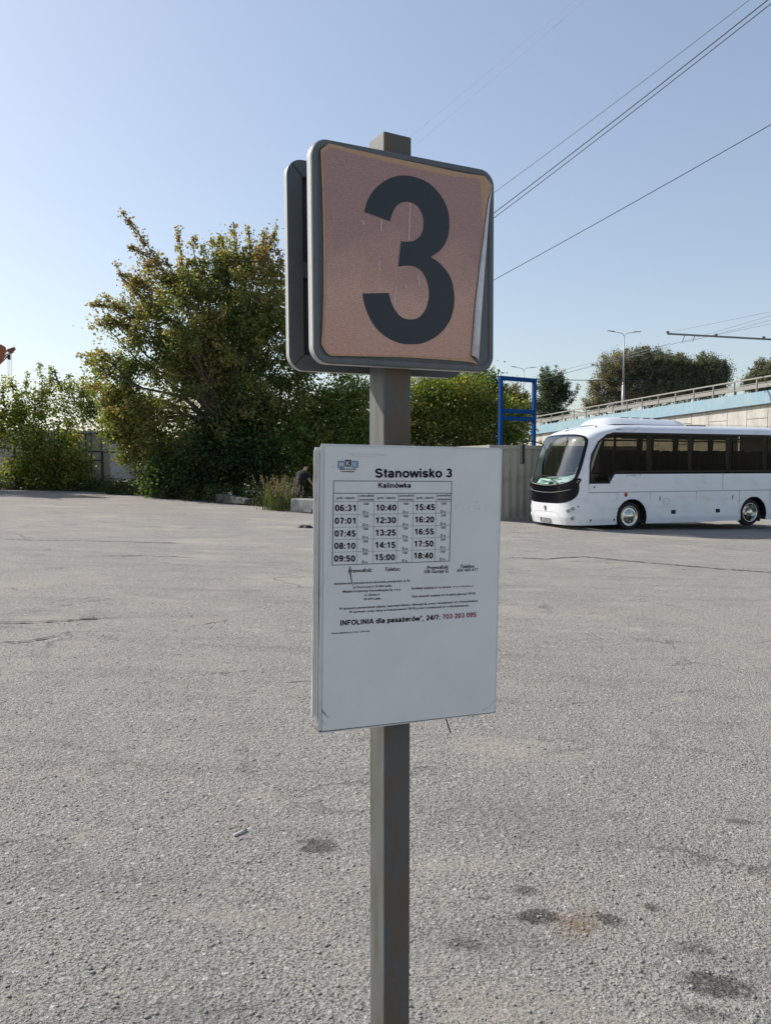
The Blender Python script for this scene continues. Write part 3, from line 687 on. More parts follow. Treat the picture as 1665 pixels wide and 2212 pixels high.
def make_tree(name, label, cat, group, base, lobes, nclump, per, size, sigma, cols, colw, seed, shoots=(), trunk=(.2, 1.6), bark=None, leafm=None, nbranch=40, lean=(0, 0), droop=.35, fringe=45, regional=False):
    """lobes: world ellipsoids (centre, radii); shoots: polylines of sprays sticking out of the crown"""
    r = np.random.default_rng(seed); base = Vector(base)
    t = empty(name, base, 0, label, cat, group)
    vol = np.array([l[1][0] * l[1][1] * l[1][2] for l in lobes]) ** .8; k = r.choice(len(lobes), nclump, p=vol / vol.sum())
    cs = []
    for i in k:
        d = r.normal(size=3); d /= np.linalg.norm(d); rad = r.random() ** .42
        cs.append(np.array(lobes[i][0]) + d * rad * np.array(lobes[i][1]))
    cs = np.array(cs); cs[:, 2] = np.maximum(cs[:, 2], base.z + sigma * .5)
    sg = sigma * (.55 + .9 * r.random((len(cs), 1))) * np.ones(3)
    sc_, ss_ = [], []
    tw = MB()
    shoots = list(shoots)
    for _ in range(fringe):
        i = r.choice(len(lobes), p=vol / vol.sum()); c, R3 = np.array(lobes[i][0]), np.array(lobes[i][1]); d = r.normal(size=3); d[2] = abs(d[2]) * 1.1 - .25; d /= np.linalg.norm(d)
        e = c + d * R3 * r.uniform(1.02, 1.38); a0 = c + d * R3 * .6; e[2] += r.uniform(-.1, .5) * sigma
        if e[2] > base.z + .4: shoots.append([tuple(a0), tuple((a0 + e) / 2 + r.normal(size=3) * sigma * .25), tuple(e)])
    for sh in shoots:
        P = [np.array(p) for p in sh]; tot = sum(np.linalg.norm(b_ - a) for a, b_ in zip(P[:-1], P[1:])); acc = 0
        tw.tube([Vector(p) - base for p in P], [.035 * (1 - .8 * i / (len(P) - 1)) for i in range(len(P))], 5)
        for a, b_ in zip(P[:-1], P[1:]):
            L_ = np.linalg.norm(b_ - a); m_ = max(2, int(L_ / (sigma * .75)))
            for j in range(m_):
                q = a + (b_ - a) * (j + r.random()) / m_; fr_ = (acc + L_ * j / m_) / tot
                sc_.append(q + r.normal(size=3) * sigma * .25 * (1 - fr_)); ss_.append(np.ones(3) * sigma * (.60 - .32 * fr_) * r.uniform(.6, 1.3))
            acc += L_
    cen_ = np.mean([l[0] for l in lobes], 0); sp3 = np.array([max(abs(np.array([l[0][a_] for l in lobes]) - cen_[a_])) + 1 for a_ in range(3)])
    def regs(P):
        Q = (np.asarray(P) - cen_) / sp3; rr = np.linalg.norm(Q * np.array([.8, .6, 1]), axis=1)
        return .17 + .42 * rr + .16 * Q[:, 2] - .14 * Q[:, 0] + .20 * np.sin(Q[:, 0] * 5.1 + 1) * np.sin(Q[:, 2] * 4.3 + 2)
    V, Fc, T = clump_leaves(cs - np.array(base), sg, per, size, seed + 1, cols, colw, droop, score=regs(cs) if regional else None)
    if sc_:
        V2, F2, T2 = clump_leaves(np.array(sc_) - np.array(base), np.array(ss_), max(10, int(per * .20)), size, seed + 2, cols, colw, droop, score=regs(np.array(sc_)) + .15 if regional else None)
        F2 = F2 + len(V); V = np.concatenate([V, V2]); Fc = np.concatenate([Fc, F2]); T = np.concatenate([T, T2])
    np_mesh('crown', V, Fc, leafm or M['leaf'], t, tint=T)
    # trunk and limbs
    cen = Vector(np.mean([l[0] for l in lobes], 0)); top = cen - base
    tr = MB(); rt, ht = trunk; fork = Vector((top.x * .3 + lean[0], top.y * .3 + lean[1], ht))
    tr.tube([(0, 0, -.2), (fork.x * .4, fork.y * .4, ht * .5), fork], [rt * 1.25, rt, rt * .85], 10).build('trunk', bark or M['bark'], t, True)
    bb = MB(); idx = r.choice(len(cs), min(nbranch, len(cs)), replace=False)
    for i in idx:
        e = Vector(cs[i]) - base; m1 = fork.lerp(e, .35) + Vector((0, 0, (e - fork).length * .12)); m2 = fork.lerp(e, .7) + Vector(r.normal(size=3) * sigma * .4)
        rr_ = rt * (.22 + .3 * r.random()); bb.tube([fork, m1, m2, e], [rr_, rr_ * .7, rr_ * .4, rr_ * .12], 5, False)
    bb.v += []
    n0 = len(bb.v); bb.v += tw.v; bb.f += [tuple(i + n0 for i in q_) for q_ in tw.f]
    bb.build('branches', bark or M['bark'], t, True)
    return t
def PL(lst, Y, dy=1.0):          # picture ellipses -> world ellipsoids at distance Y
    out = []
    for e in lst:
        px, py, rx, ry = e[:4]; dY = e[4] if len(e) > 4 else 0
        c = at(px, py, Y + dY); out.append((tuple(c), (rx / F * Y, (rx + ry) / 2 / F * Y * dy, ry / F * Y)))
    return out
def PS(lst, Y): return [[tuple(at(*p[:2], Y + (p[2] if len(p) > 2 else 0))) for p in sh] for sh in lst]

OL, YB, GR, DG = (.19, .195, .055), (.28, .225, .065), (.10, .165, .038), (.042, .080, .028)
BR, LG, YG, BG = (.20, .15, .085), (.16, .23, .055), (.30, .275, .065), (.085, .11, .075)
# the big yellowing tree
Ym = 34; bm_ = on_ground(520, Ym)
lob = PL([(430, 720, 130, 120), (550, 650, 75, 110), (335, 790, 105, 80), (565, 790, 110, 120), (300, 900, 70, 85), (450, 890, 130, 110), (600, 900, 110, 95), (385, 625, 60, 60),
          (500, 620, 60, 80), (590, 720, 70, 90), (660, 850, 75, 75), (335, 610, 45, 55), (285, 690, 60, 40), (250, 800, 70, 45), (230, 700, 35, 30), (480, 575, 50, 50), (250, 880, 40, 60), (470, 780, 120, 120, 1.5), (400, 980, 110, 60), (560, 560, 38, 50)], Ym, .8)
sh = PS([[(300, 700), (225, 640), (205, 660)], [(360, 700), (300, 640), (285, 615)], [(300, 850), (240, 845), (185, 830)], [(490, 610), (470, 540), (478, 505)], [(330, 650), (262, 600), (255, 570)], [(605, 640), (610, 590)], [(400, 660), (340, 560), (300, 505), (262, 455)], [(410, 640), (392, 560), (384, 490)], [(430, 600), (418, 540), (420, 505)], [(520, 600), (508, 530), (505, 482)],
         [(560, 600), (585, 540), (596, 482)], [(480, 600), (460, 550), (455, 510)], [(340, 680), (270, 665), (195, 655)], [(300, 790), (230, 765), (172, 768)],
         [(350, 640), (290, 600), (258, 592)], [(330, 720), (240, 690), (200, 705)], [(270, 830), (215, 800), (190, 778)], [(540, 560), (540, 510), (532, 486)],
         [(380, 620), (330, 560), (275, 528)], [(590, 620), (608, 560), (604, 540)], [(570, 580), (568, 520), (575, 492)], [(400, 880), (392, 905, -.6), (388, 918, -1.4)],
         [(640, 800), (700, 795), (745, 812)], [(620, 760), (680, 790), (720, 800)], [(450, 640), (440, 570), (440, 530)]], Ym)
make_tree('maple_tree', 'large yellowing broadleaf tree with olive and brown leaves, left of the stop sign', 'tree', None, bm_, lob, 300, 165, .122, .27,
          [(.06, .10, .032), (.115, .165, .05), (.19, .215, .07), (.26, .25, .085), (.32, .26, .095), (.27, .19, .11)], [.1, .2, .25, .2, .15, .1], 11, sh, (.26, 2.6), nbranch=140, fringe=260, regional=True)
# shrubs in the shade under it
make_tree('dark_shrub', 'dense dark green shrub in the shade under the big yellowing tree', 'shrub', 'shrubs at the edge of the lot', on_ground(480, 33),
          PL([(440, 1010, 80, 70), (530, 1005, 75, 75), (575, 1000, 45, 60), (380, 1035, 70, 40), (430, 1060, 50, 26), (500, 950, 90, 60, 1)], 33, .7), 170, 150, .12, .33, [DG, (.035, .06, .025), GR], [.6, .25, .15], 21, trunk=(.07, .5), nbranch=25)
make_tree('green_shrub', 'bright green bush between the dark shrub and the post', 'shrub', 'shrubs at the edge of the lot', on_ground(690, 33.5),
          PL([(640, 950, 60, 60), (720, 930, 75, 75), (770, 900, 45, 75), (680, 1010, 70, 50), (760, 980, 60, 60)], 33.5, .8), 170, 150, .115, .33, [GR, LG, OL], [.5, .35, .15], 22,
          PS([[(740, 880), (738, 830), (730, 805)], [(770, 850), (775, 815), (785, 800)], [(700, 900), (705, 860), (700, 840)], [(760, 860), (765, 830), (755, 812)], [(790, 870), (798, 835)]], 33.5), (.07, .6), nbranch=30)
make_tree('box_elder', 'tall loose green shrub in front of the off-white containers at far left', 'shrub', 'shrubs at the edge of the lot', on_ground(130, 37.8),
          PL([(115, 990, 80, 70), (150, 880, 30, 75), (90, 880, 26, 75), (115, 1010, 85, 50), (100, 1035, 80, 32), (45, 930, 50, 70), (205, 870, 50, 55), (105, 1030, 80, 34), (60, 1020, 60, 40), (150, 1025, 55, 40), (20, 870, 35, 50)], 37.8, .8), 215, 110, .115, .24, [GR, OL, YG, LG, DG], [.25, .2, .25, .25, .05], 23,
          PS([[(90, 870), (92, 820), (84, 782)], [(90, 860), (108, 830), (112, 790)], [(150, 860), (152, 830), (148, 806)], [(200, 870), (208, 820), (212, 795)], [(40, 880), (30, 850), (25, 815)],
              [(60, 860), (55, 830), (62, 805)], [(200, 850), (225, 820), (240, 800)], [(180, 850), (180, 820), (185, 800)], [(10, 880), (8, 850), (2, 830)], [(135, 840), (122, 815), (118, 800)]], 37.8), (.07, .7), nbranch=50)
make_tree('added_shade_tree', 'loose green tree added mostly past the left edge to streak the lot with shade', 'tree', None, on_ground(-150, 36),
          PL([(-150, 830, 110, 110), (-90, 930, 95, 90), (-190, 940, 90, 90), (-140, 760, 70, 60)], 36, .8), 190, 110, .12, .26, [GR, OL, YG, LG], [.3, .3, .2, .2], 27, trunk=(.15, 1.5), nbranch=40)  # added tree, mostly unseen, put in to cast shade on the lot
make_tree('yellow_green_shrub', 'yellowish green bush between the left containers and the dark shrub', 'shrub', 'shrubs at the edge of the lot', on_ground(310, 35),
          PL([(290, 930, 60, 70), (330, 985, 50, 55), (270, 880, 45, 50), (345, 1035, 50, 25)], 35, .8), 100, 130, .115, .3, [YG, OL, GR, LG], [.35, .3, .2, .15], 24, trunk=(.06, .6), nbranch=25)
make_tree('olive_shrub', 'broad olive green bush between the post and the blue frame', 'shrub', 'shrubs at the edge of the lot', on_ground(970, 38),
          PL([(930, 880, 70, 70), (1010, 870, 75, 65), (1075, 910, 60, 55), (960, 940, 95, 60), (1060, 960, 80, 40), (860, 920, 60, 80), (1000, 835, 50, 30), (1120, 935, 28, 30), (900, 1010, 110, 50), (1010, 1010, 100, 40)], 38, .8), 420, 130, .12, .30, [GR, OL, YG, LG], [.35, .3, .18, .17], 25,
          PS([[(930, 840), (925, 810)], [(980, 830), (985, 802)], [(1040, 850), (1050, 825)], [(900, 850), (890, 815)]], 38), (.09, .8), nbranch=50)
TG = 'trees beyond the lot'
make_tree('dark_tree', 'dark green treetop showing above the olive bush beside the sign panel', 'tree', TG, on_ground(1040, 52), PL([(1030, 860, 40, 55), (1060, 850, 22, 40), (985, 850, 45, 35), (940, 850, 40, 40)], 52), 150, 110, .17, .36, [DG, BG, GR], [.5, .3, .2], 31,
          PS([[(1060, 830), (1064, 798)], [(1040, 830), (1048, 808)]], 52), (.15, 2), leafm=M['leaf_far'], nbranch=25)
make_tree('brownish_tree', 'small brownish tree seen through the blue frame', 'tree', TG, on_ground(1105, 105), PL([(1105, 860, 30, 30), (1090, 890, 28, 30), (1128, 885, 22, 28)], 105), 120, 120, .2, .45, [(.14, .125, .085), BG, (.16, .125, .09)], [.4, .3, .3], 32, trunk=(.2, 2.5), leafm=M['leaf_far'], nbranch=20)
make_tree('windswept_tree', 'feathery dark green tree with a wind-bent crown just right of the blue frame', 'tree', TG, on_ground(1190, 115), PL([(1190, 835, 28, 38), (1215, 855, 18, 26), (1180, 880, 32, 28), (1205, 900, 22, 20)], 115), 130, 130, .2, .42, [DG, BG, (.05, .08, .05)], [.4, .4, .2], 33,
          PS([[(1195, 830), (1200, 790)], [(1180, 830), (1182, 796)], [(1215, 840), (1232, 825)], [(1215, 860), (1245, 850), (1247, 830)], [(1210, 820), (1218, 800)], [(1170, 840), (1172, 810)], [(1220, 880), (1240, 858)]], 115), (.3, 4), leafm=M['leaf_far'], nbranch=25)
for (pxc, lobs, lab, cw, seed) in (
    (1325, [(1335, 795, 45, 38), (1315, 840, 42, 40), (1290, 870, 25, 25), (1360, 800, 30, 40), (1350, 850, 40, 30)], 'bushy brownish tree standing behind the tall street lamp', [.2, .25, .55], 41),
    (1415, [(1400, 795, 38, 38), (1430, 800, 35, 38), (1415, 840, 50, 35), (1385, 790, 25, 38)], 'rounded grey green tree in the middle of the large group above the ramp', [.35, .4, .25], 42),
    (1470, [(1470, 800, 32, 30), (1455, 835, 38, 30), (1490, 815, 28, 30)], 'dense dark tree second from the right of the large group above the ramp', [.45, .4, .15], 43),
    (1535, [(1530, 800, 32, 33), (1555, 812, 20, 25), (1520, 835, 40, 25)], 'dark tree at the right end of the large group above the ramp', [.5, .4, .1], 44),
    (1655, [(1655, 810, 32, 26), (1640, 830, 35, 20), (1690, 805, 30, 30)], 'treetop cut off by the right edge above the ramp railing', [.35, .4, .25], 45)):
    r_ = random.Random(seed); shs = []
    for _ in range(7):
        l_ = r_.choice(lobs[:3]); x0 = l_[0] + r_.uniform(-.8, .8) * l_[2]; y0 = l_[1] - l_[3] * .7; shs.append([(x0, y0), (x0 + r_.uniform(-3, 9), y0 - r_.uniform(10, 20))])
    make_tree('tall_tree', lab, 'tree', TG, on_ground(pxc, 125), PL(lobs, 125), 250, 150, .21, .43, [(.10, .13, .08), (.15, .17, .13), (.24, .20, .145)], cw, seed, PS(shs, 125), (.35, 5), M['bark_grey'], M['leaf_far'], 20)  # leaf colours greyed and lightened in place of haze
# far woodland closing the view along the horizon
r = np.random.default_rng(5); cc_ = []
for _ in range(420):
    px = r.uniform(-700, 2500); Y = r.uniform(150, 190); x = (px - CX) / F * Y; cc_.append((x, Y, gz(x, Y) + r.uniform(0, 1) * (5.5 + 2.0 * math.sin(px * .013) + 1.2 * math.sin(px * .05))))
V, Fc, T = clump_leaves(cc_, np.ones((len(cc_), 1)) * 1.9, 110, .9, 6, [DG, BG, (.07, .085, .05)], [.4, .35, .25])
tag(np_mesh('far_woodland', V, Fc, M['leaf_far'], tint=T), 'hazy line of low woodland along the horizon', 'woodland', kind='stuff')

# weeds and grass
def blades(pts, h, w, n, seed, cols, lean=.35, heads=False):
    r = np.random.default_rng(seed); V = []; Fc = []; T = []; P = np.asarray(pts)
    for i in range(n):
        p = P[r.integers(len(P))] + np.array([r.normal() * .12, r.normal() * .12, 0]); p[2] = gz(p[0], p[1]) - .01
        a = r.random() * 6.283; H = h * r.uniform(.5, 1.15); l_ = lean * r.uniform(.2, 1.3) * H; dx, dy = math.cos(a) * l_, math.sin(a) * l_; wx, wy = -math.sin(a) * w, math.cos(a) * w
        wx, wy = (w * r.choice([-1, 1]), w * r.uniform(-.6, .6))
        pr = [(0, 1), (.35, .9), (.7, .6), (1, .05)]; b0 = len(V)
        for s, ww in pr:
            c = np.array([p[0] + dx * s * s, p[1] + dy * s * s, p[2] + H * (s - .15 * s * s * lean)])
            V += [c - np.array([wx, wy, 0]) * ww, c + np.array([wx, wy, 0]) * ww]
        for k in range(3): Fc.append((b0 + 2 * k, b0 + 2 * k + 1, b0 + 2 * k + 3, b0 + 2 * k + 2))
        col = np.array(cols[r.integers(len(cols))]) * r.uniform(.7, 1.3); T += [np.append(col, 1)] * 8
        if heads and r.random() < .22:
            c = np.array([p[0] + dx, p[1] + dy, p[2] + H * (1 - .15 * lean)])
            for q_ in range(14):
                o_ = c + np.array([dx * .12 * q_ / 14, dy * .12 * q_ / 14, (q_ / 14 - .5) * .26]) + r.normal(size=3) * .012; s_ = .022; b1 = len(V); d_ = r.normal(size=3) * s_
                V += [o_, o_ + d_ + np.array([0, 0, .02]), o_ + np.array([.004, 0, .045]), o_ - d_ + np.array([0, 0, .02])]; Fc.append((b1, b1 + 1, b1 + 2, b1 + 3)); T += [np.array([.20, .16, .11, 1])] * 4
    return np.array(V), np.array(Fc), np.array(T)
def edge_pts(px0, py0, px1, py1, n, dback, seed):
    r = np.random.default_rng(seed); out = []
    for _ in range(n):
        t = r.random(); g = ground_at(lerp(px0, px1, t), lerp(py0, py1, t)); b_ = r.random() * dback; d = Vector((g.x, g.y)).normalized() * b_; out.append((g.x + d.x, g.y + d.y, 0))
    return out
gp = ground_at(600, 1104)
V, Fc, T = blades([(gp.x + .35 * math.sin(k * 1.7) * (1 + .6 * math.sin(k)) - .05, gp.y + .5 + .35 * math.cos(k * 2.3), 0) for k in range(30)], 1.05, .008, 270, 51, [(.08, .11, .035), (.11, .12, .05), (.05, .08, .025)], .45, True)
tag(np_mesh('reed_grass', V, Fc, M['grass'], tint=T), 'tall tuft of feathery reed grass left of the pale concrete barrier', 'grass')
gp = ground_at(668, 1088)
V, Fc, T = blades([(gp.x + .05 * k - .5, gp.y + .9 + .1 * (k % 4), 0) for k in range(20)], 1.15, .012, 500, 52, [(.13, .13, .05), (.16, .14, .07), (.08, .10, .03)], .5, True)
tag(np_mesh('reed_grass', V, Fc, M['grass'], tint=T), 'reddish seed headed grass tuft right behind the pale concrete barrier', 'grass')
rg_ = random.Random(70)
def clustered(P, keep): 
    C_ = [rg_.choice(P) for _ in range(keep)]; return [(c[0] + rg_.gauss(0, .28), c[1] + abs(rg_.gauss(0, .4)) + .1, 0) for c in C_ for _ in range(3)]
pts = clustered(edge_pts(-40, 1058, 190, 1064, 60, 2.6, 61), 22) + clustered(edge_pts(190, 1064, 400, 1082, 60, 2.6, 62), 24) + clustered(edge_pts(390, 1080, 470, 1088, 30, 1.6, 63), 12) + clustered(edge_pts(530, 1090, 630, 1102, 60, 1.5, 64), 14)
V, Fc, T = blades(pts, .34, .012, 2600, 65, [(.05, .065, .022), (.10, .09, .045), (.03, .045, .015)], .9)
cs_ = [(p[0], p[1] + .2, gz(p[0], p[1]) + random.Random(i).uniform(.05, .62) ** 1.2) for i, p in enumerate(pts * 3)]
V2, F2, T2 = clump_leaves(cs_, np.ones((len(cs_), 1)) * .15, 36, .08, 66, [DG, (.05, .085, .022), (.08, .085, .03), (.10, .085, .05)], [.4, .3, .2, .1])
Vq = np.concatenate([V, V2]); Tq = np.concatenate([T, T2]); Fq = np.concatenate([Fc, F2 + len(V)])
tag(np_mesh('undergrowth', Vq, Fq, M['grass'], tint=Tq), 'low weeds and rough grass along the far edge of the lot', 'undergrowth', kind='stuff')
V2, F2, T2 = clump_leaves([(x_, 45 + (i % 5), gz(x_, 45) + .4 + .9 * random.Random(i).random()) for i, x_ in enumerate(np.arange(-30, 22, .25))], np.ones((208, 1)) * .6, 90, .2, 67, [DG, GR, OL], [.5, .3, .2])
tag(np_mesh('hedge', V2, F2, M['leaf_far'], tint=T2), 'dark low thicket behind the bushes and containers', 'thicket', kind='stuff')

# ------------------------------------------------------------------ crane
ctip = at(33, 752, 70); cb = at(-330, 1010, 72); cb.z = gz(cb.x, cb.y) + 1.8
cr = empty('mobile_crane', (cb.x, cb.y, gz(cb.x, cb.y)), 0, 'orange lattice crane boom rising at the far left edge', 'crane')
B0 = Vector((0, 0, 1.8)); B1 = ctip - Vector(cr.location); dvec = (B1 - B0).normalized(); sd = Vector((0, 1, 0)); upv = sd.cross(dvec).normalized()
if upv.z < 0: upv = -upv
boom = MB(); n = 22
def chord(s, a, b_): 
    wdt = .55 * min(1, (1 - s) * 5 + .12); return B0 + (B1 - B0) * s + sd * a * wdt + upv * (b_ * wdt + .0)
for a in (-1, 1):
    for b_ in (-1, 1): boom.tube([chord(k / n, a, b_) for k in range(n + 1)], .055, 5)
for k in range(n):
    for a, b0_, c_, d_ in ((-1, -1, -1, 1), (1, -1, 1, 1), (-1, 1, 1, 1), (-1, -1, 1, -1)):
        boom.tube([chord(k / n, a, b0_), chord((k + 1) / n, c_, d_)], .03, 4)
boom.build('lattice_boom', M['crane_dark'], cr)
hd = MB()
pw = lambda px, py, dy=0: at(px, py, 70 + dy) - Vector(cr.location)
for dy in (-.45, .45):
    a = [pw(-20, 745, dy), pw(3, 744, dy), pw(13, 750, dy), pw(12, 762, dy), pw(5, 782, dy), pw(-4, 792, dy), pw(-20, 800, dy)]
    b2 = [p + Vector((0, .08, 0)) for p in a]; nn_ = len(a)
    hd.add(a + b2, [tuple(range(nn_)), tuple(reversed(range(nn_, 2 * nn_)))] + [(i, (i + 1) % nn_, (i + 1) % nn_ + nn_, i + nn_) for i in range(nn_)])
hd.build('boom_head', M['orange'], cr)
MB().lathe([(.01, -.2), (.2, -.2), (.2, .2), (.01, .2)], pw(24, 758), (0, 1, 0), 16).build('sheave', M['crane_dark'], cr)
for px in (18, 22, 26): MB().tube([pw(px, 762), pw(px + 1, 905)], .018, 4).build('hoist_cable', M['wire'], cr)
MB().box(pw(20, 772) - Vector((.09, .1, .2)), pw(20, 772) + Vector((.12, .1, .25))).build('hook_block', M['steel_dark'], cr)
MB().box((-4, -1.4, .9), (5, 1.4, 1.7)).build('chassis', M['orange'], cr, bevel=.05); MB().box((-3, -1.2, 1.7), (-.5, 1.2, 3.2)).build('cab', M['orange'], cr, bevel=.1)
for x in (-3.2, -1.6, 2, 3.6):
    for y in (-1.4, 1.05): MB().lathe([(.01, 0), (.5, 0), (.55, .05), (.55, .3), (.5, .35), (.01, .35)], (x, y, .55), (0, 1, 0), 20).build('wheel', M['rubber'], cr)

# ------------------------------------------------------------------ overhead wires
def wire(pts, wpx, label, m='wire', sag=0, grp='overhead trolley wires'):
    P = [at(*p) for p in pts]; Q = []
    for a, b_ in zip(P[:-1], P[1:]):
        for k in range(12):
            s = k / 12; q_ = a.lerp(b_, s); q_.z -= sag * 4 * s * (1 - s); Q.append(q_)
    Q.append(P[-1]); o = P[0]
    rad = [max(.004, wpx / 2 / F * q_.y) for q_ in Q]; rad = [sum(rad) / len(rad)] * len(rad)
    ob = MB().tube([q_ - o for q_ in Q], rad, 5).build('overhead_wire', M[m]); ob.location = o
    return tag(ob, label, 'wire', grp)
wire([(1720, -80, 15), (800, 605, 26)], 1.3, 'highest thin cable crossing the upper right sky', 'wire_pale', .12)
wire([(1760, -82, 14), (780, 672, 24)], 2.0, 'upper of the paired dark cables crossing the sky right of the sign', 'wire', .10)
wire([(1770, -76, 14.1), (782, 680, 24.1)], 1.7, 'lower of the paired dark cables crossing the sky right of the sign', 'wire', .10)
wire([(1760, 214, 15), (760, 768, 26)], 1.5, 'lowest long cable running down to the right edge of the number sign', 'wire', .08)
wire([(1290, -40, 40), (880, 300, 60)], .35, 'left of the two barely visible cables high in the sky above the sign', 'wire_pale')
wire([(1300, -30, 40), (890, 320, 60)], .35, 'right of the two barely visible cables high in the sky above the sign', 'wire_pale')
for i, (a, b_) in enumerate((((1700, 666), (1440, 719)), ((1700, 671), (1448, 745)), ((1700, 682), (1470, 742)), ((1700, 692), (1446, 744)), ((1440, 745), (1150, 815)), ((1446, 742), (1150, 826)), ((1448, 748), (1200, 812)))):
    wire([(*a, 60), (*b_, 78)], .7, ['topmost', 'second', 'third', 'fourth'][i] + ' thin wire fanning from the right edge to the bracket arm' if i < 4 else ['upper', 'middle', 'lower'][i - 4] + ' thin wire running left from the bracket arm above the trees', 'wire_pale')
wire([(1156, 820, 95), (1400, 823, 100)], 1.6, 'dark cable running level from the blue frame in front of the large trees', 'wire')
wire([(1225, 889, 100), (1320, 893, 100)], 1.5, 'short dark cable low above the ramp beside the tall street lamp', 'wire')
ap, aq = at(1440, 721, 60), at(1860, 744, 60); arm = empty('trolley_mast', (aq.x, aq.y, ramp_z(0) - .3), 0, 'long horizontal bracket arm reaching in from the right edge above the ramp', 'mast')
o_ = Vector(arm.location)
MB().tube([(0, 0, -6), (0, 0, aq.z - o_.z + 1)], .14, 10).build('mast', M['lamp_pole'], arm, True)
MB().beam(ap - o_, aq - o_, .1, .13).build('bracket_arm', M['guard_dark'], arm)
for px in (1441, 1545, 1648): MB().box(at(px, 721 + (px - 1440) * .055, 60) - o_ + Vector((-.1, -.08, .06)), at(px, 721 + (px - 1440) * .055, 60) - o_ + Vector((.1, .08, .2))).build('insulator', M['guard_dark'], arm)
for px in (1478, 1500): MB().tube([at(px, 724, 60) - o_, at(px - 5, 738, 60) - o_], .03, 5).build('hanger', M['guard_dark'], arm)

# ------------------------------------------------------------------ the stop sign
post_c = at(842, 1003, 1.762); post_c = Vector((post_c.x, 1.762, 0))
stop = empty('bus_stop_sign', (post_c.x, post_c.y, gz(post_c.x, post_c.y)), 0, 'steel stop post carrying the faded number 3 panel and a white timetable board', 'bus stop sign')
SO = Vector(stop.location)
PA = math.radians(29.5); ps = .070; PTOP = 2.470
def rot2(x, y, a): return (x * math.cos(a) - y * math.sin(a), x * math.sin(a) + y * math.cos(a))
h = ps / 2; out_ = rrect(-h, -h, h, h, .004, 3); inn = rrect(-h + .004, -h + .004, h - .004, h - .004, .003, 3)
def post_part(name, sel, m):
    n = len(out_); v = []; f = []
    for z in (-.3, PTOP):
        v += [(*rot2(x, y, PA), z) for x, y in out_]
    v += [(*rot2(x, y, PA), PTOP) for x, y in inn] + [(*rot2(x, y, PA), PTOP - .6) for x, y in inn]
    for i in range(n):
        j = (i + 1) % n
        f += [(i, j, j + n, i + n), (i + n, j + n, j + 2 * n, i + 2 * n), (i + 2 * n, j + 2 * n, j + 3 * n, i + 3 * n)]
    return mesh_obj(name, v, f, m, stop)
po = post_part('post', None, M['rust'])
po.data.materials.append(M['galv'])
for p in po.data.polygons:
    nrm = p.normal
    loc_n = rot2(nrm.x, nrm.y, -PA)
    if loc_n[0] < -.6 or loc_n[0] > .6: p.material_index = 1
# bolt hole on the left face near the top, and a weld line
def post_left(name, y, z, r, m):
    b = MB(); v = [(*rot2(-h - .0008, y + r * .75 * math.cos(t), PA), z + r * math.sin(t)) for t in [k * math.pi / 8 for k in range(16)]]
    return b.add(v, [tuple(range(16))]).build(name, m, po)
post_left('bolt_hole', .0, PTOP - .062, .0075, M['black_gap'])

def plane_frame(yaw, roll, tilt):
    u = Vector((math.cos(yaw), math.sin(yaw), 0)); n = Vector((-math.sin(yaw), math.cos(yaw), 0)); z = Vector((0, 0, 1))
    c, s = math.cos(roll), math.sin(roll); u, z = c * u + s * z, -s * u + c * z
    c, s = math.cos(tilt), math.sin(tilt); z, n = c * z + s * n, -s * z + c * n
    return u, n, z
class Plane:
    def __init__(s, yaw, roll, tilt, TL):
        s.u, s.n, s.z = plane_frame(math.radians(yaw), math.radians(roll), math.radians(tilt)); s.o = Vector(TL)
    def loc(s, px, py):
        d = ray(px, py); c = Vector((0, 0, CAMZ)); t = (s.o - c).dot(s.n) / d.dot(s.n); q = c + d * t - s.o
        return (q.dot(s.u), q.dot(s.z))
    def mat(s, base):
        m = Matrix((s.u, s.n, s.z)).transposed().to_4x4(); m.translation = s.o - base; return m
A_ = lambda x, y: (596.4 + x * .3125, 271.1 + y * .3125)
B_ = lambda x, y: (664.2 + x * .2605, 948.8 + y * .2605)
C_ = lambda x, y: (664.2 + x * .2605, 1206.3 + y * .2605)
NP = Plane(26.37, .42, -.16, (-.1493, 1.601, 2.4128)); NW, NH = .4436, .4526
BP = Plane(20.25, -.65, -.53, (-.1342, 1.6155, 1.7922)); BW, BH = .4269, .618

# number sign panel: a shallow tray with rolled rim
wob = random.Random(2)
def tray_ring(inset, r, x0=0, z0=-NH, x1=NW, z1=0): return rrect(x0 + inset, z0 + inset, x1 - inset, z1 - inset, max(.002, r - inset), 10)
R_ = .036
rg = [(tray_ring(.034, R_), .028), (tray_ring(0, R_), .028), (tray_ring(0, R_), .0035), (tray_ring(.0012, R_), .001), (tray_ring(.0035, R_), 0), (tray_ring(.0145, R_), 0), (tray_ring(.0155, R_), .0018), (tray_ring(.017, R_), .0022)]
pan = rings('number_panel', rg, M['sign_grey'], stop, cap_last=True)
pan.matrix_basis = NP.mat(SO)
pan['label'] = 'front grey sign tray with the faded 3 sheet'
def side_skin(par, y0, y1, name='sunlit_edge'):
    """chipped outer edge of the tray, coloured pale to stand in for sunlight"""
    o = rings(name, [(rrect(-.0006, -NH - .0006, NW + .0006, .0006, R_, 10), y0), (rrect(-.0006, -NH - .0006, NW + .0006, .0006, R_, 10), y1)], M['sign_edge_sunlit'], par); return o
side_skin(pan, .0045, .0275)
# thin dark line where rim and face meet
rimo = rings('rim_joint', [(tray_ring(.0125, R_), -.0004), (tray_ring(.0131, R_), -.0004)], M['black_gap'], pan)
A2 = lambda pts: [NP.loc(*A_(*p)) for p in pts]
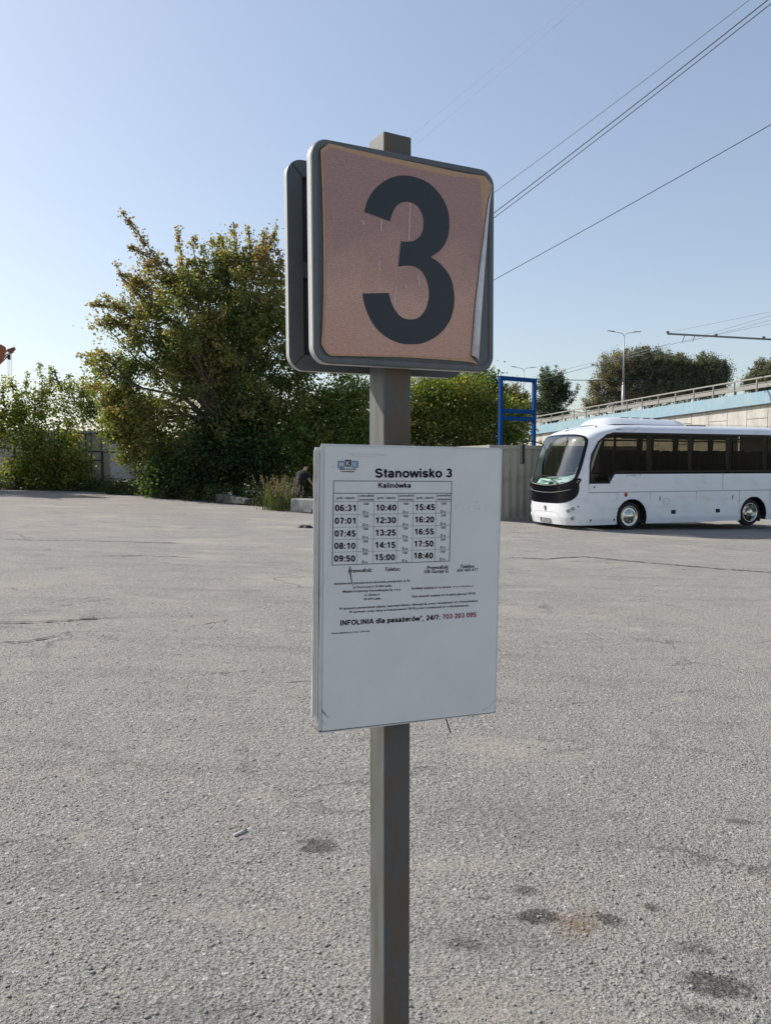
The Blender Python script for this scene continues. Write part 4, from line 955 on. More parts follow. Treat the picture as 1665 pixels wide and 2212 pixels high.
# the sheet
poster_mat = bpy.data.materials.new('faded_poster'); poster_mat.use_nodes = True
nt = poster_mat.node_tree; b = nt.nodes['Principled BSDF']; b.inputs['Roughness'].default_value = .55; b.inputs['Specular IOR Level'].default_value = .3
tc = nt.nodes.new('ShaderNodeTexCoord'); sp = nt.nodes.new('ShaderNodeSeparateXYZ'); nt.links.new(tc.outputs['Object'], sp.inputs[0])
fin = nt.nodes.new('ShaderNodeTexNoise'); fin.inputs['Scale'].default_value = 380; fin.inputs['Detail'].default_value = 3; nt.links.new(tc.outputs['Object'], fin.inputs['Vector'])
big = nt.nodes.new('ShaderNodeTexNoise'); big.inputs['Scale'].default_value = 7; nt.links.new(tc.outputs['Object'], big.inputs['Vector'])
cr_ = nt.nodes.new('ShaderNodeMapRange'); cr_.inputs[1].default_value = -.42; cr_.inputs[2].default_value = -.02; nt.links.new(sp.outputs[2], cr_.inputs[0])
ad = nt.nodes.new('ShaderNodeMath'); ad.operation = 'MULTIPLY_ADD'; nt.links.new(big.outputs['Fac'], ad.inputs[0]); ad.inputs[1].default_value = .7; nt.links.new(cr_.outputs[0], ad.inputs[2])
cp = nt.nodes.new('ShaderNodeValToRGB'); e = cp.color_ramp.elements; e[0].position = .25; e[0].color = (.56, .31, .235, 1); e[1].position = 1.25 / 1.35; e[1].color = (.385, .232, .208, 1)
e2 = cp.color_ramp.elements.new(.6); e2.color = (.55, .335, .262, 1)
nt.links.new(ad.outputs[0], cp.inputs[0])
hs = nt.nodes.new('ShaderNodeMapRange'); hs.inputs[1].default_value = .3; hs.inputs[2].default_value = .75; hs.inputs[3].default_value = .74; hs.inputs[4].default_value = 1.32; nt.links.new(fin.outputs['Fac'], hs.inputs[0])
mu = nt.nodes.new('ShaderNodeVectorMath'); mu.operation = 'SCALE'; nt.links.new(cp.outputs[0], mu.inputs[0]); nt.links.new(hs.outputs[0], mu.inputs['Scale'])
nt.links.new(mu.outputs[0], b.inputs['Base Color'])
M['poster_border_glow'] = mat('poster_border_glow', (.50, .31, .18), .6, noise=((.44, .26, .15), 60, .4, .7))  # orange tan paints the glow of light through the sheet's edge
sheet_o = A2(smooth_curve([[(305, 172), (360, 126)], [(360, 126), (700, 205), (1000, 268), (1250, 322), (1438, 352)], [(1438, 352), (1492, 420)],
    [(1492, 420), (1478, 455), (1455, 540), (1425, 760), (1400, 960), (1368, 1230), (1340, 1590)], [(1340, 1590), (1390, 1655)], [(1390, 1655), (1300, 1632), (900, 1604), (600, 1597), (378, 1592)], [(378, 1592), (345, 1570), (310, 1512)], [(310, 1512), (322, 1300), (325, 900), (318, 500), (305, 172)]], 6))
fill_obj('sheet_border', sheet_o, -.0022, -.0016, M['poster_border_glow'], pan)
inner = A2(smooth_curve([[(322, 205), (365, 152)], [(365, 152), (500, 190), (700, 240), (1000, 310), (1200, 352), (1402, 372)], [(1402, 372), (1408, 450), (1418, 600), (1422, 700), (1395, 960), (1362, 1240), (1338, 1560)], [(1338, 1560), (1310, 1612)], [(1310, 1612), (900, 1592), (600, 1586), (380, 1578)], [(380, 1578), (350, 1555), (330, 1505)], [(330, 1505), (338, 1300), (342, 900), (335, 500), (322, 205)]], 6))
fill_obj('faded_sheet', inner, -.0030, -.0024, poster_mat, pan)
digit = A2(smooth_curve([[(605, 600), (628, 520), (680, 440), (760, 378), (857, 349), (960, 362), (1060, 410), (1140, 500), (1183, 600), (1190, 700), (1175, 790), (1130, 862), (1062, 912)],
    [(1062, 912), (1125, 955), (1190, 1035), (1220, 1130), (1224, 1240), (1192, 1355), (1120, 1445), (1025, 1500), (930, 1514), (830, 1500), (730, 1445), (660, 1365), (612, 1260), (591, 1163)],
    [(591, 1163), (774, 1160)], [(774, 1160), (788, 1215), (815, 1275), (862, 1327), (925, 1343), (985, 1325), (1030, 1265), (1050, 1180), (1040, 1090), (1005, 1015), (955, 980), (900, 971), (838, 977)],
    [(838, 977), (857, 802)], [(857, 802), (905, 806), (955, 795), (997, 755), (1013, 690), (1005, 620), (975, 565), (930, 536), (885, 531), (840, 548), (805, 592), (781, 665)], [(781, 665), (605, 600)]], 7))
fill_obj('digit_three', digit, -.0036, -.0031, M['digit'], pan)
for a, b_ in (((920, 545), (912, 800)), ((822, 1120), (812, 1250)), ((722, 655), (720, 735)), ((978, 1030), (986, 1115)), ((705, 960), (712, 1000)), ((593, 660), (600, 688)), ((892, 1100), (893, 1125)), ((713, 940), (706, 965))):
    (x0, z0_), (x1, z1_) = NP.loc(*A_(*a)), NP.loc(*A_(*b_)); MB().beam((x0, -.0038, z0_), (x1, -.0038, z1_), .0016, .0004, (0, 1, 0)).build('scratch', M['sleeve'], pan)
# curled edge: a strip rolled forward, white reverse
edgeL = [(1482, 445), (1458, 540), (1428, 760), (1402, 960), (1370, 1230), (1341, 1590)]; edgeR = [(1484, 447), (1467, 545), (1450, 760), (1434, 960), (1414, 1230), (1388, 1632)]
v = []; f = []
for i in range(len(edgeL)):
    (xa, za), (xb, zb) = NP.loc(*A_(*edgeL[i])), NP.loc(*A_(*edgeR[i])); wdt = i / (len(edgeL) - 1)
    for k in range(7):
        s = k / 6; v.append((xa + (xb - xa) * s, -.0035 - .010 * wdt * math.sin(s * math.pi * .9 + .1), za + (zb - za) * s))
    if i:
        for k in range(6): q = (i - 1) * 7 + k; f.append((q, q + 1, q + 8, q + 7))
cu = mesh_obj('curled_edge', v, f, M['curl_white'], pan, True); so = cu.modifiers.new('solid', 'SOLIDIFY'); so.thickness = .0006

# rear tray, its hollow side towards the camera
BO = .1395
rg = [(tray_ring(.044, .012), .019), (tray_ring(.034, .010), .019), (tray_ring(.034, .010), 0), (tray_ring(0, R_), 0), (tray_ring(0, R_), .020), (tray_ring(.02, R_), .021)]
rear = rings('rear_panel', rg, M['sign_grey'], stop)
mb = NP.mat(SO); mb = mb @ Matrix.Translation((-.0120, BO - .022, -.0035)); rear.matrix_basis = mb
rear['label'] = 'rear grey sign tray seen from its hollow side'
side_skin(rear, .001, .019)
fill_obj('inner_face', tray_ring(.030, .012), .0165, .0185, M['sign_dark'], rear)
fill_obj('outer_face', tray_ring(.002, R_), .0215, .0235, M['sign_grey'], rear)
for x, z, sx, sz in ((0, 0, 1, -1), (0, -NH, 1, 1), (NW, 0, -1, -1), (NW, -NH, -1, 1)):
    MB().beam((x + sx * .012, -.0006, z + sz * .012), (x + sx * .034, -.0006, z + sz * .034), .0014, .0006, (0, 1, 0)).build('mitre_joint', M['black_gap'], rear)
for z, hh in ((-.232, .034),): MB().box((.034, .004, z - hh / 2), (NW - .034, .016, z + hh / 2)).build('cross_bar', M['sign_grey'], rear)
MB().box((.0455, -.004, -.245), (.051, .003, -.205)).build('bracket', M['sign_grey'], rear)
for z in (-.03, -.42): MB().box((.03, -.078, z - .01), (NW - .03, -.0015, z + .01)).build('spacer', M['sign_dark'], rear) if False else None
# brackets tying the trays to the post
for z in (2.30, 2.08):
    MB().beam(NP.o + NP.u * .20 + NP.n * .03 - SO + Vector((0, 0, z - NP.o.z)), NP.o + NP.u * .20 + NP.n * .105 - SO + Vector((0, 0, z - NP.o.z)), .012, .03).build('bracket', M['sign_dark'], stop)

# timetable board
def btop(px, py): return BP.loc(*B_(px, py))
def bbot(px, py): return BP.loc(*C_(px, py))
bo = MB().box((.004, .004, -BH + .006), (BW - .002, .024, -.002)).build('timetable_board', M['board_edge'], stop)
bo.matrix_basis = BP.mat(SO); bo['label'] = 'white timetable board in a plastic sleeve'
r2 = random.Random(7)
def wavy(x0, z0, x1, z1, amp, n=26, seed=1):
    rr = random.Random(seed); P = []
    cor = [(x0, z0), (x1, z0), (x1, z1), (x0, z1)]
    for i in range(4):
        a, b_ = cor[i], cor[(i + 1) % 4]
        for k in range(n):
            s = k / n; P.append((a[0] + (b_[0] - a[0]) * s + rr.uniform(-amp, amp) * (i % 2 == 1), a[1] + (b_[1] - a[1]) * s + rr.uniform(-amp, amp) * (i % 2 == 0)))
    return P
# layered sleeve: backing sheets slightly larger than the front, ragged left edge
fill_obj('backing_sheet', wavy(-.009, -BH + .028, BW - .006, -.012, .0007, seed=3), .0255, .0275, M['sleeve'], bo)
fill_obj('rear_board', [(-.006, -BH + .03), (BW - .01, -BH + .014), (BW - .008, -.004), (-.003, -.006)], .038, .042, M['sleeve'], bo)
fill_obj('sleeve', smooth_curve([[(.000, -BH - .003), (.012, -BH - .002)], [(.012, -BH - .002), (BW + .001, -BH)], [(BW + .001, -BH), (BW + .001, -.003)], [(BW + .001, -.003), (BW - .006, 0)], [(BW - .006, 0), (.004, .001)], [(.004, .001), (-.001, -.03), (.0005, -.3), (-.001, -.5), (.000, -BH - .003)]], 6), .0022, .0028, M['sleeve'], bo)
fill_obj('sheet', [(.0075, -BH + .004), (BW - .004, -BH + .003), (BW - .004, -.0045), (.0075, -.0045)], .0004, .0010, M['paper'], bo)
ol = [(.0, -.01), (.0, -.60)]
MB().tube([(-.0015, .012, -.02), (-.003, .012, -.2), (-.001, .013, -.45), (-.002, .012, -.60)], [.0016, .001, .0018, .0012], 5).build('torn_film', M['sleeve'], bo)
MB().add([(.004, -.0006, -BH + .055), (.022, -.0012, -BH + .030), (.008, -.0006, -BH + .045)], [(0, 1, 2)]).build('crease', M['board_edge'], bo)
MB().box((.0, .002, -BH + .0005), (BW, .0255, -BH + .0055)).build('bottom_edge', M['board_edge'], bo, bevel=.001)
for pts in ([(40, 1180), (70, 1300), (105, 1395), (118, 1440)], [(95, 1310), (140, 1370), (160, 1380)], [(1545, 1180), (1500, 1235), (1440, 1262)]):
    P = [bbot(*p) for p in pts]; P = [(min(max(x, .004), BW - .004), z) for x, z in P]
    MB().tube([(x, .0003, z) for x, z in P], [.0005, .0011, .0009, .0004][:len(P)], 6).build('film_crease', M['sleeve'], bo, True)
# glossy weld wrinkle at the top and the tear line
for pts in ([(335, 118), (400, 140), (500, 144), (660, 132)], [(350, 112), (420, 124), (520, 122), (655, 126)]):
    P = [btop(*p) for p in pts]; MB().tube([(x, -.0002, z) for x, z in P], .0006, 5).build('film_wrinkle', M['curl_white'], bo)
P = [btop(352, 1055), btop(352, 1100), btop(362, 1160), btop(378, 1220)]
MB().tube([(x, 0.0, z) for x, z in P], [.0012, .0020, .0012, .0004], 5).build('tear', M['ink_grey'], bo)
P = [bbot(1152, 1330), bbot(1180, 1400), bbot(1200, 1455), bbot(1214, 1470)]
MB().beam((P[0][0], .012, P[0][1] + .006), (P[2][0], .010, P[2][1]), .0022, .0055, (0, 1, 0)).build('cable_tie', M['galv'], bo)

YT = -.0004
def T(name, body, l, r_, cap, m='ink', bold=.012, shear=0.0, f=btop):
    (xl, zl), (xr, zr) = f(*l), f(*r_)
    if all(c in GLY for c in body): stroke_on(name, body, xl, zl, xr, zr, cap * .2605 / 1000, YT, M[m], bo, .15 if cap < 30 else .215, shear)
    else: text_on(name, body, xl, zl, xr, zr, cap * .2605 / 1000, YT, M[m], bo, bold, shear)
def line(name, a, b_, w, m='ink', f=btop):
    (x0, z0), (x1, z1) = f(*a), f(*b_); MB().beam((x0, YT, z0), (x1, YT, z1), w, .0002, (0, 1, 0)).build(name, M[m], bo)
S_ = .95
T('heading', 'Stanowisko 3', (560, 318), (1197, 316), 75, bold=.03); T('destination', 'Kalinówka', (587, 403), (855, 402), 41, bold=.022)
for a, b_ in (((217, 345), (1195, 350)), ((1195, 350), (1175, 1010)), ((1175, 1010), (205, 1045)), ((205, 1045), (217, 345)), ((218, 448), (1191, 448))): line('table_border', a, b_, .0011)
for xa, xb, yb in ((418, 408, 1038), (552, 542, 1033), (751, 736, 1026), (881, 865, 1021), (1069, 1053, 1015)): line('table_rule', (xa, 449), (xb, yb), .0005, 'ink_grey')
for ya, yb in ((517, 516), (626, 612), (731, 713), (834, 812), (938, 912)): line('table_rule', (216 - (ya - 517) * .022, ya), (1189 - (ya - 517) * .03, yb), .0005, 'ink_grey')
for l, r_, y in ((240, 393, 495), (577, 727, 494), (903, 1045, 493)): T('column_heading', 'godz. odjazdu', (l, y), (r_, y), 20, bold=.006)
for l, r_, y in ((425, 548, 477), (757, 876, 476), (1073, 1186, 474)): T('column_heading', 'przewoźnik', (l, y), (r_, y), 19, bold=.01, shear=.2); T('column_heading', 'oznaczenia', (l + 1, y + 31), (r_ - 3, y + 31), 19, bold=.01, shear=.2)
tab = ((('06:31', '07:01', '07:45', '08:10', '09:50'), (227, 225, 223, 221, 219), (398, 397, 399, 397, 395), (596, 702, 808, 910, 1015), 464, 508, (546, 650, 753, 857, 959), (615, 719, 822, 925, 1028)),
       (('10:40', '12:30', '13:25', '14:15', '15:00'), (568, 565, 563, 561, 558), (736, 733, 731, 728, 724), (593, 697, 800, 902, 1004), 795, 836, (545, 648, 749, 849, 951), (613, 715, 815, 916, 1017)),
       (('15:45', '16:20', '16:55', '17:50', '18:40'), (892, 890, 887, 884, 881), (1054, 1049, 1046, 1043, 1040), (589, 691, 791, 891, 990), 1108, 1149, (543, 642, 742, 841, 941), (609, 709, 807, 906, 1004)))
for ts, xl, xr, yb, cx0, cx1, y1_, y2_ in tab:
    for i in range(5):
        T('departure_time', ts[i], (xl[i], yb[i]), (xr[i], yb[i] - 1), 51, bold=.05)
        T('carrier_code', '106', (cx0 - 2 * i, y1_[i]), (cx1 - 2 * i, y1_[i]), 21, bold=.02, shear=.2); T('day_code', 'D n', (cx0 - 3 - 2 * i, y2_[i]), (cx1 - 4 - 2 * i, y2_[i]), 21, bold=.02)
f = bbot
for a in (('Przewoźnik:', (337, 117), (537, 110), 30), ('Telefon:', (641, 105), (768, 101), 30), ('Przewoźnik:', (987, 90), (1170, 84), 29), ('106 Gorzel G.', (966, 123), (1170, 117), 29), ('Telefon:', (1265, 80), (1385, 76), 29), ('604 460 417', (1237, 112), (1410, 105), 27)):
    T('contact_line', a[0], a[1], a[2], a[3], bold=.018, shear=.22, f=f)
for a in (('Administrator tymczasowych stanowisk postojowych nr 02', (219, 219), (848, 192), 18), ('ul. Dworcowa 6, 20-406 Lublin', (377, 248), (696, 234), 18), ('Miejska Korporacja Komunikacyjna Sp. z o.o.', (293, 284), (775, 264), 19),
          ('ul. Głuska 6', (471, 312), (596, 306), 18), ('20-439 Lublin', (465, 346), (607, 340), 18), ('Rozkłady znajdują się na stronie:', (862, 257), (1190, 243), 18), ('Opis oznaczeń znajduje się na tablicy głównej TSP 02', (862, 324), (1390, 297), 18),
          ('W sprawach: potwierdzenia odjazdu, rezerwacji biletów, reklamacji itp. proszę kontaktować się z Przewoźnikiem', (262, 426), (1410, 359), 18),
          ('W sprawach: uwag i skarg na funkcjonowanie TSP 02 proszę kontaktować się z Administratorem', (345, 453), (1335, 396), 18), ('*koszt połączenia za 1 min, 1,29 brutto', (198, 628), (520, 607), 13)):
    T('small_print', a[0], a[1], a[2], a[3], bold=.016, f=f)
T('web_address', 'www.mkklublin.pl', (1200, 242), (1370, 235), 17, 'ink_pink', .016, f=f)
T('infoline', 'INFOLINIA dla pasażerów*, 24/7:', (273, 557), (1098, 506), 43, bold=.02, f=f); T('infoline_number', '703 203 095', (1120, 503), (1397, 485), 42, 'ink_red', .02, f=f)
for x0, y0, x1, y1, m_, ch in ((252, 180, 305, 238, 'logo_blue', 'M'), (311, 170, 362, 228, 'logo_dark', 'K'), (369, 180, 420, 237, 'logo_blue', 'K')):
    q = [btop(x0, y1), btop(x1, y1), btop(x1, y0), btop(x0, y0)]; MB().add([(x, -.0003, z) for x, z in q], [(0, 1, 2, 3)]).build('logo_square', M[m_], bo)
    (xl, zl), (xr, zr) = btop(x0 + 10, y1 - 9), btop(x1 - 9, y1 - 9); text_on('logo_letter', ch, xl, zl, xr, zr, 38 * .2605 / 1000, -.0007, M['paper'], bo, .01)
T('logo_text', 'Miejska Korporacja', (265, 252), (403, 252), 13, bold=.02); T('logo_text', 'Komunikacyjna', (278, 272), (388, 272), 13, bold=.02)
for x, y in ((207, 226), (1225, 553), (1226, 575), (1295, 580), (1332, 567), (1391, 573), (1406, 519), (1419, 578), (1473, 553), (1575, 772)):
    p = btop(x, y); MB().lathe([(.0001, -.0004), (.0008, -.0002), (.0008, 0)], (p[0], YT, p[1]), (0, 1, 0), 8).build('speck', M['ink'], bo)

# ------------------------------------------------------------------ the coach
bx = empty('coach', (5.97514, 22.64877, -.23309), YAW, 'white midi coach with wraparound windscreen and tinted side windows', 'bus')
BWID, BN, BLEN = 2.55, .66, 8.3
def rake(z):
    if z < .4: return (.4 - z) * .25
    if z < 1.3: return 0
    r = .26 * (z - 1.3) ** 1.6
    if z > 2.75: r += (z - 2.75) * .4 + ((z - 2.75) / .39) ** 3 * .7
    return r
def tumble(z):
    t = 0
    if z > 2.93: t = .30 * ((z - 2.93) / .25) ** 2.4 * .8
    if z < .35: t = (.35 - z) * .12
    return t
def S(w, z, off=0):
    """front surface point; w -1 near side .. 1 far side"""
    l = rake(z) - BN * math.sqrt(max(0, 1 - abs(w) ** 4.5)); tb = tumble(z)
    return Vector((l, (w + 1) * BWID / 2 + (-w) * tb, z + (.06 * (1 - w * w) * max(0, (z - 2.85) / .3))))
def Sn(w, z, off):
    e = .004; w_ = min(max(w, -.995), .995)
    a = S(w_ + e, z) - S(w_ - e, z); b_ = S(w_, z + .02) - S(w_, z - .02); n = a.cross(b_).normalized()
    if n.x > 0 and abs(w_) < .97: n = -n
    if abs(w_) >= .97 and n.x > 0: n = -n
    return S(w_, z) + n * off
ws_half = [(0, 2.875), (.5, 2.86), (.74, 2.82), (.86, 2.75), (.905, 2.62), (.925, 2.35), (.935, 1.95), (.925, 1.68), (.90, 1.54), (.82, 1.44), (.62, 1.365), (.3, 1.325), (0, 1.31)]
mk_half = [(0, 1.50), (.60, 1.50), (.935, 1.58), (.95, 1.40), (.95, 1.2), (.925, 1.04), (.86, .93), (.73, .86), (.48, .82), (0, .81)]
def full_outline(half, n=5):
    h_ = smooth_curve([half + []], n) + [half[-1]]; return h_ + [(-w, z) for w, z in reversed(h_[1:-1])]
ws_o = full_outline(ws_half); mk_o = full_outline(mk_half)
def inside(pt, poly):
    x, y = pt; c = False; n = len(poly)
    for i in range(n):
        x1, y1 = poly[i]; x2, y2 = poly[(i + 1) % n]
        if (y1 > y) != (y2 > y) and x < (x2 - x1) * (y - y1) / (y2 - y1) + x1: c = not c
    return c
def side_hole(l, z):           # window band opening
    if 1.70 < z < 2.93 and l < BLEN - .35:
        pts = [(1.70, .02), (1.97, .03), (2.27, .08), (2.66, .31), (2.87, .61), (2.935, .88)]
        for (za, la), (zb, lb) in zip(pts[:-1], pts[1:]):
            if za <= z <= zb: return l > la + (lb - la) * (z - za) / (zb - za)
    if 1.41 < z <= 1.74: return .03 < l < .72 + (z - 1.41) * .67
    return False
WHL = (1.50, 6.27)
def arch(l, z, r=.565): return z < .97 and any((l - c - (.06 if c < 3 else .1)) ** 2 + (z - .38) ** 2 < r * r for c in WHL)
# body shell: z rows x plan columns
zr = [.18, .21] + [.25 + .04 * k for k in range(70)]; zr = [z for z in zr if z < 3.06] + [3.06, 3.08, 3.10, 3.12, 3.135, 3.145]
th = [math.pi / 2 * (1 - math.cos(math.pi * k / 36)) - math.pi / 2 for k in range(37)]       # dense near corners
def wt(t): return math.copysign(abs(math.sin(t)) ** .8, t)
cols = [('n', l) for l in [BLEN - .04 * k for k in range(int((BLEN - .02) / .04))]] + [('f', wt(-math.pi / 2 + math.pi * k / 56)) for k in range(57)] + [('r', .04 * (k + 1) + .02) for k in range(int(BLEN / .04) - 1)]
def body_pt(c, z):
    k, a = c; tb = tumble(z)
    if k == 'f': return S(a, z)
    l = rake(z) + (a - 0) * (BLEN - rake(z)) / BLEN
    y = tb if k == 'n' else BWID - tb; return Vector((l, y, z))
v = [body_pt(c, z) for z in zr for c in cols]; nc = len(cols); f = []
for j in range(len(zr) - 1):
    for i in range(nc - 1):
        zc = (zr[j] + zr[j + 1]) / 2; ca, cb = cols[i], cols[i + 1]
        ctr = (v[j * nc + i] + v[(j + 1) * nc + i + 1]) / 2
        if ca[0] == 'f' and cb[0] == 'f':
            if inside(((ca[1] + cb[1]) / 2, zc), ws_o): continue
        else:
            if side_hole(ctr.x, zc) or arch(ctr.x, zc): continue
        f.append((j * nc + i, j * nc + i + 1, (j + 1) * nc + i + 1, (j + 1) * nc + i))
jt = len(zr) - 1; n0 = len(v)
# roof cap: shrink the last ring inwards and close
ring = [Vector(v[jt * nc + i]) for i in range(nc)]
for s, dz in ((.85, .03), (.6, .06), (.3, .08)):
    v += [Vector((lerp(BLEN * .5, p.x, s if p.x < BLEN * .5 else 1), lerp(BWID / 2, p.y, s), 3.145 + dz + .0)) for p in ring]
for q_ in range(3):
    a0 = jt * nc if q_ == 0 else n0 + (q_ - 1) * nc; b0_ = n0 + q_ * nc
    for i in range(nc - 1): f.append((a0 + i, a0 + i + 1, b0_ + i + 1, b0_ + i))
c0_ = n0 + 2 * nc
for i in range(nc // 2): f.append((c0_ + i, c0_ + i + 1, c0_ + nc - 2 - i, c0_ + nc - 1 - i))
body = mesh_obj('body', v, f, M['bus_white'], bx, True)
MB().box((BLEN - .05, .05, .2), (BLEN, BWID - .05, 3.12)).build('rear_wall', M['bus_white'], bx)
MB().box((.35, .12, .24), (BLEN - .1, BWID - .12, .30)).build('underfloor', M['steel_dark'], bx)
MB().box((.25, .05, 1.28), (BLEN - .1, BWID - .05, 1.34)).build('floor', M['interior'], bx)
MB().box((.9, .25, 2.99), (BLEN - .1, BWID - .25, 3.02)).build('ceiling', M['interior'], bx)
# inner linings
for y in (.045, BWID - .075): MB().box((.75, y, 1.34), (BLEN - .1, y + .03, 1.70)).box((1.0, y, 2.95), (BLEN - .1, y + .03, 2.99)).build('lining', M['interior'], bx)
def patch(name, outline, off, m, par=bx, nr=14, r0=0.0, cen=None, smooth=True):
    cw = cen or (0, sum(p[1] for p in outline) / len(outline)); n = len(outline); v = []; f = []
    for k in range(nr + 1):
        s = r0 + (1 - r0) * k / nr
        for w, z in outline: v.append(Sn(cw[0] + (w - cw[0]) * s, cw[1] + (z - cw[1]) * s, off))
    for k in range(nr):
        for i in range(n):
            j = (i + 1) % n; f.append((k * n + i, k * n + j, (k + 1) * n + j, (k + 1) * n + i))
    return mesh_obj(name, v, f, m, par, smooth)
mask = patch('lower_mask', [p for p in mk_o], .007, M['bus_black'])
# take out the part of the mask that lies under the windscreen
mm = mask.data; bm = bmesh.new(); bm.from_mesh(mm); kill = []
for fc in bm.faces:
    c = fc.calc_center_median(); w = c.y / (BWID / 2) - 1
    if inside((w, c.z), [(a * .985, 2.1 + (b_ - 2.1) * .96) for a, b_ in ws_o]): kill.append(fc)
bmesh.ops.delete(bm, geom=kill, context='FACES'); bm.to_mesh(mm); bm.free()
patch('windscreen', [(w * .985, 2.1 + (z - 2.1) * .975) for w, z in ws_o], .012, M['glass_front'])
patch('windscreen_gasket', [(w * 1.008, 2.1 + (z - 2.1) * 1.012) for w, z in ws_o], .016, M['bus_black'], nr=1, r0=.955)
patch('chrome_trim', [(w * .965, 2.1 + (z - 2.1) * .965) for w, z in ws_o if z < 1.75], .022, M['chrome'], nr=1, r0=.985) if False else None
b = MB(); lowp = [(w * .955, 2.1 + (z - 2.1) * .955) for w, z in ws_o if z < 1.9]
lowp.sort(key=lambda p: p[0]); b.tube([Sn(w, z, .02) for w, z in lowp], .008, 5); b.build('windscreen_trim', M['rail_steel'], bx, True)
b = MB(); b.tube([Sn(w, 1.13 + .16 * abs(w) ** 2.4, .012) for w in np.linspace(-.86, .86, 30)], .012, 5); b.build('mask_moulding', M['sign_grey'], bx, True)
# dashboard, front interior
b = MB(); prof = [(-.5, 1.36), (-.42, 1.50), (0.0, 1.60), (.25, 1.56), (.35, 1.3)]
for w0 in np.linspace(-.84, .84, 12): pass
v = []; f = []; WW = np.linspace(-.84, .84, 15)
for w in WW:
    for x, z in prof:
        xx = x if x > -.2 else x + .5 * abs(w) ** 4
        v.append((xx + .06, (w + 1) * BWID / 2, z + .10 * math.exp(-((w + .5) / .3) ** 2)))
for i in range(len(WW) - 1):
    for k in range(len(prof) - 1): a = i * len(prof) + k; f.append((a, a + 1, a + len(prof) + 1, a + len(prof)))
mesh_obj('dashboard', v, f, M['dash'], bx, True)
MB().lathe([(.19, -.015), (.215, -.015), (.215, .015), (.19, .015), (.19, -.015)], (.42, .62, 1.85), (-.5, 0, .8), 20).build('steering_wheel', M['steel_dark'], bx)
# route card behind the glass
def Sin(w, z, d): p = S(w, z); return Vector((p.x + d, p.y, p.z))
cpts = [Sin(.55, 1.385, .10), Sin(.02, 1.375, .10), Sin(.0, 1.53, .16), Sin(.50, 1.55, .16)]
cd = MB().add(cpts + [p + Vector((.012, 0, 0)) for p in cpts], [(0, 1, 2, 3), (7, 6, 5, 4), (0, 4, 5, 1), (1, 5, 6, 2), (2, 6, 7, 3), (3, 7, 4, 0)]).build('route_card', M['card'], bx)
def text_quad(name, body, q, m, par, inset=(.1, .25), off=.003, bold=.02):
    """text on a quad given bl, br, tr, tl as seen from the front"""
    a, fs = text_data(body, bold, 0); x0, x1 = a[:, 0].min(), a[:, 0].max()
    bl, br_, tr_, tl = [Vector(p) for p in q]; n = (br_ - bl).cross(tl - bl).normalized(); v = []
    for p in a:
        s = inset[0] + (1 - 2 * inset[0]) * (p[0] - x0) / (x1 - x0); t = inset[1] + (1 - 2 * inset[1]) * p[1] / .7
        v.append(bl.lerp(br_, s).lerp(tl.lerp(tr_, s), t) + n * off)
    return mesh_obj(name, v, fs, m, par)
text_quad('route_name', 'CLEWKA', [cpts[0], cpts[1], cpts[2], cpts[3]], M['ink_grey'], cd, (.22, .35), .003)
# wipers
for nm, pts in (('wiper', [(.80, 1.33), (.45, 1.57), (.17, 1.63)]), ('wiper', [(-.60, 1.31), (-.44, 1.46), (-.20, 1.55)])):
    wv_ = MB().tube([Sn(w, z, .05) for w, z in pts], [.022, .016, .012], 6).build(nm, M['rubber'], bx, True)
    e = pts[-1]; MB().tube([Sn(e[0] + .40, e[1] + .03, .035), Sn(e[0] + .05, e[1] + .0, .045), Sn(e[0] - .42, e[1] - .02, .035)], [.009, .016, .009], 5).build('blade', M['rubber'], wv_)
    MB().lathe([(.001, -.03), (.035, -.03), (.035, .03), (.001, .03)], Sn(*pts[0], .03), (-1, 0, 0), 10).build('pivot', M['rubber'], wv_)
# lamps in the bumper
def lamp(w, z, r, m=M['lamp_lens'], name='headlight'):
    c = Sn(w, z, .0); e = Sn(w, z, .1); ax = (e - c).normalized()
    o = MB().lathe([(r * 1.15, .002), (r * 1.1, .012), (r, .012), (r * .96, -.012), (.001, -.018)], c, ax, 20).build(name, M['bus_white'], bx, True)
    MB().lathe([(r * .93, .010), (r * .6, .016), (.001, .018)], c, ax, 20).build('lens', m, o, True)
for s in (-1, 1):
    lamp(s * .80, .615, .062); lamp(s * .875, .675, .060); lamp(s * .945, .745, .028, M['lamp_lens'], 'marker_lamp'); lamp(s * .87, .395, .062, M['lamp_lens'], 'fog_lamp')
# badge: two leaning horns over a drop
def front_shape(name, pts, m, off=.012, cen=(0, .66), sc=1.0, par=bx):
    v = [Sn(cen[0] + p[0] * sc / (BWID / 2), cen[1] + p[1] * sc, off) for p in pts]; vb = [Sn(cen[0] + p[0] * sc / (BWID / 2), cen[1] + p[1] * sc, .001) for p in pts]; n = len(pts)
    bm = bmesh.new(); A = [bm.verts.new(p) for p in v]; B = [bm.verts.new(p) for p in vb]; bm.faces.new(A)
    for i in range(n): bm.faces.new((A[i], A[(i + 1) % n], B[(i + 1) % n], B[i]))
    bmesh.ops.triangulate(bm, faces=bm.faces[:]); me = bpy.data.meshes.new(name); bm.to_mesh(me); bm.free(); me.materials.append(m); return link(bpy.data.objects.new(name, me), par)
front_shape('badge', [(.085, .10), (.07, .05), (.05, .045), (-.0, .075), (-.04, .05), (-.055, .09), (-.07, .03), (-.075, -.03), (-.05, -.09), (-.01, -.12), (.0, -.105), (-.03, -.06), (-.045, .0), (-.03, .03), (.0, .0), (.02, -.03), (.02, -.07), (.06, -.02), (.08, .04)], M['sign_grey'], cen=(.0, .655), sc=.8)
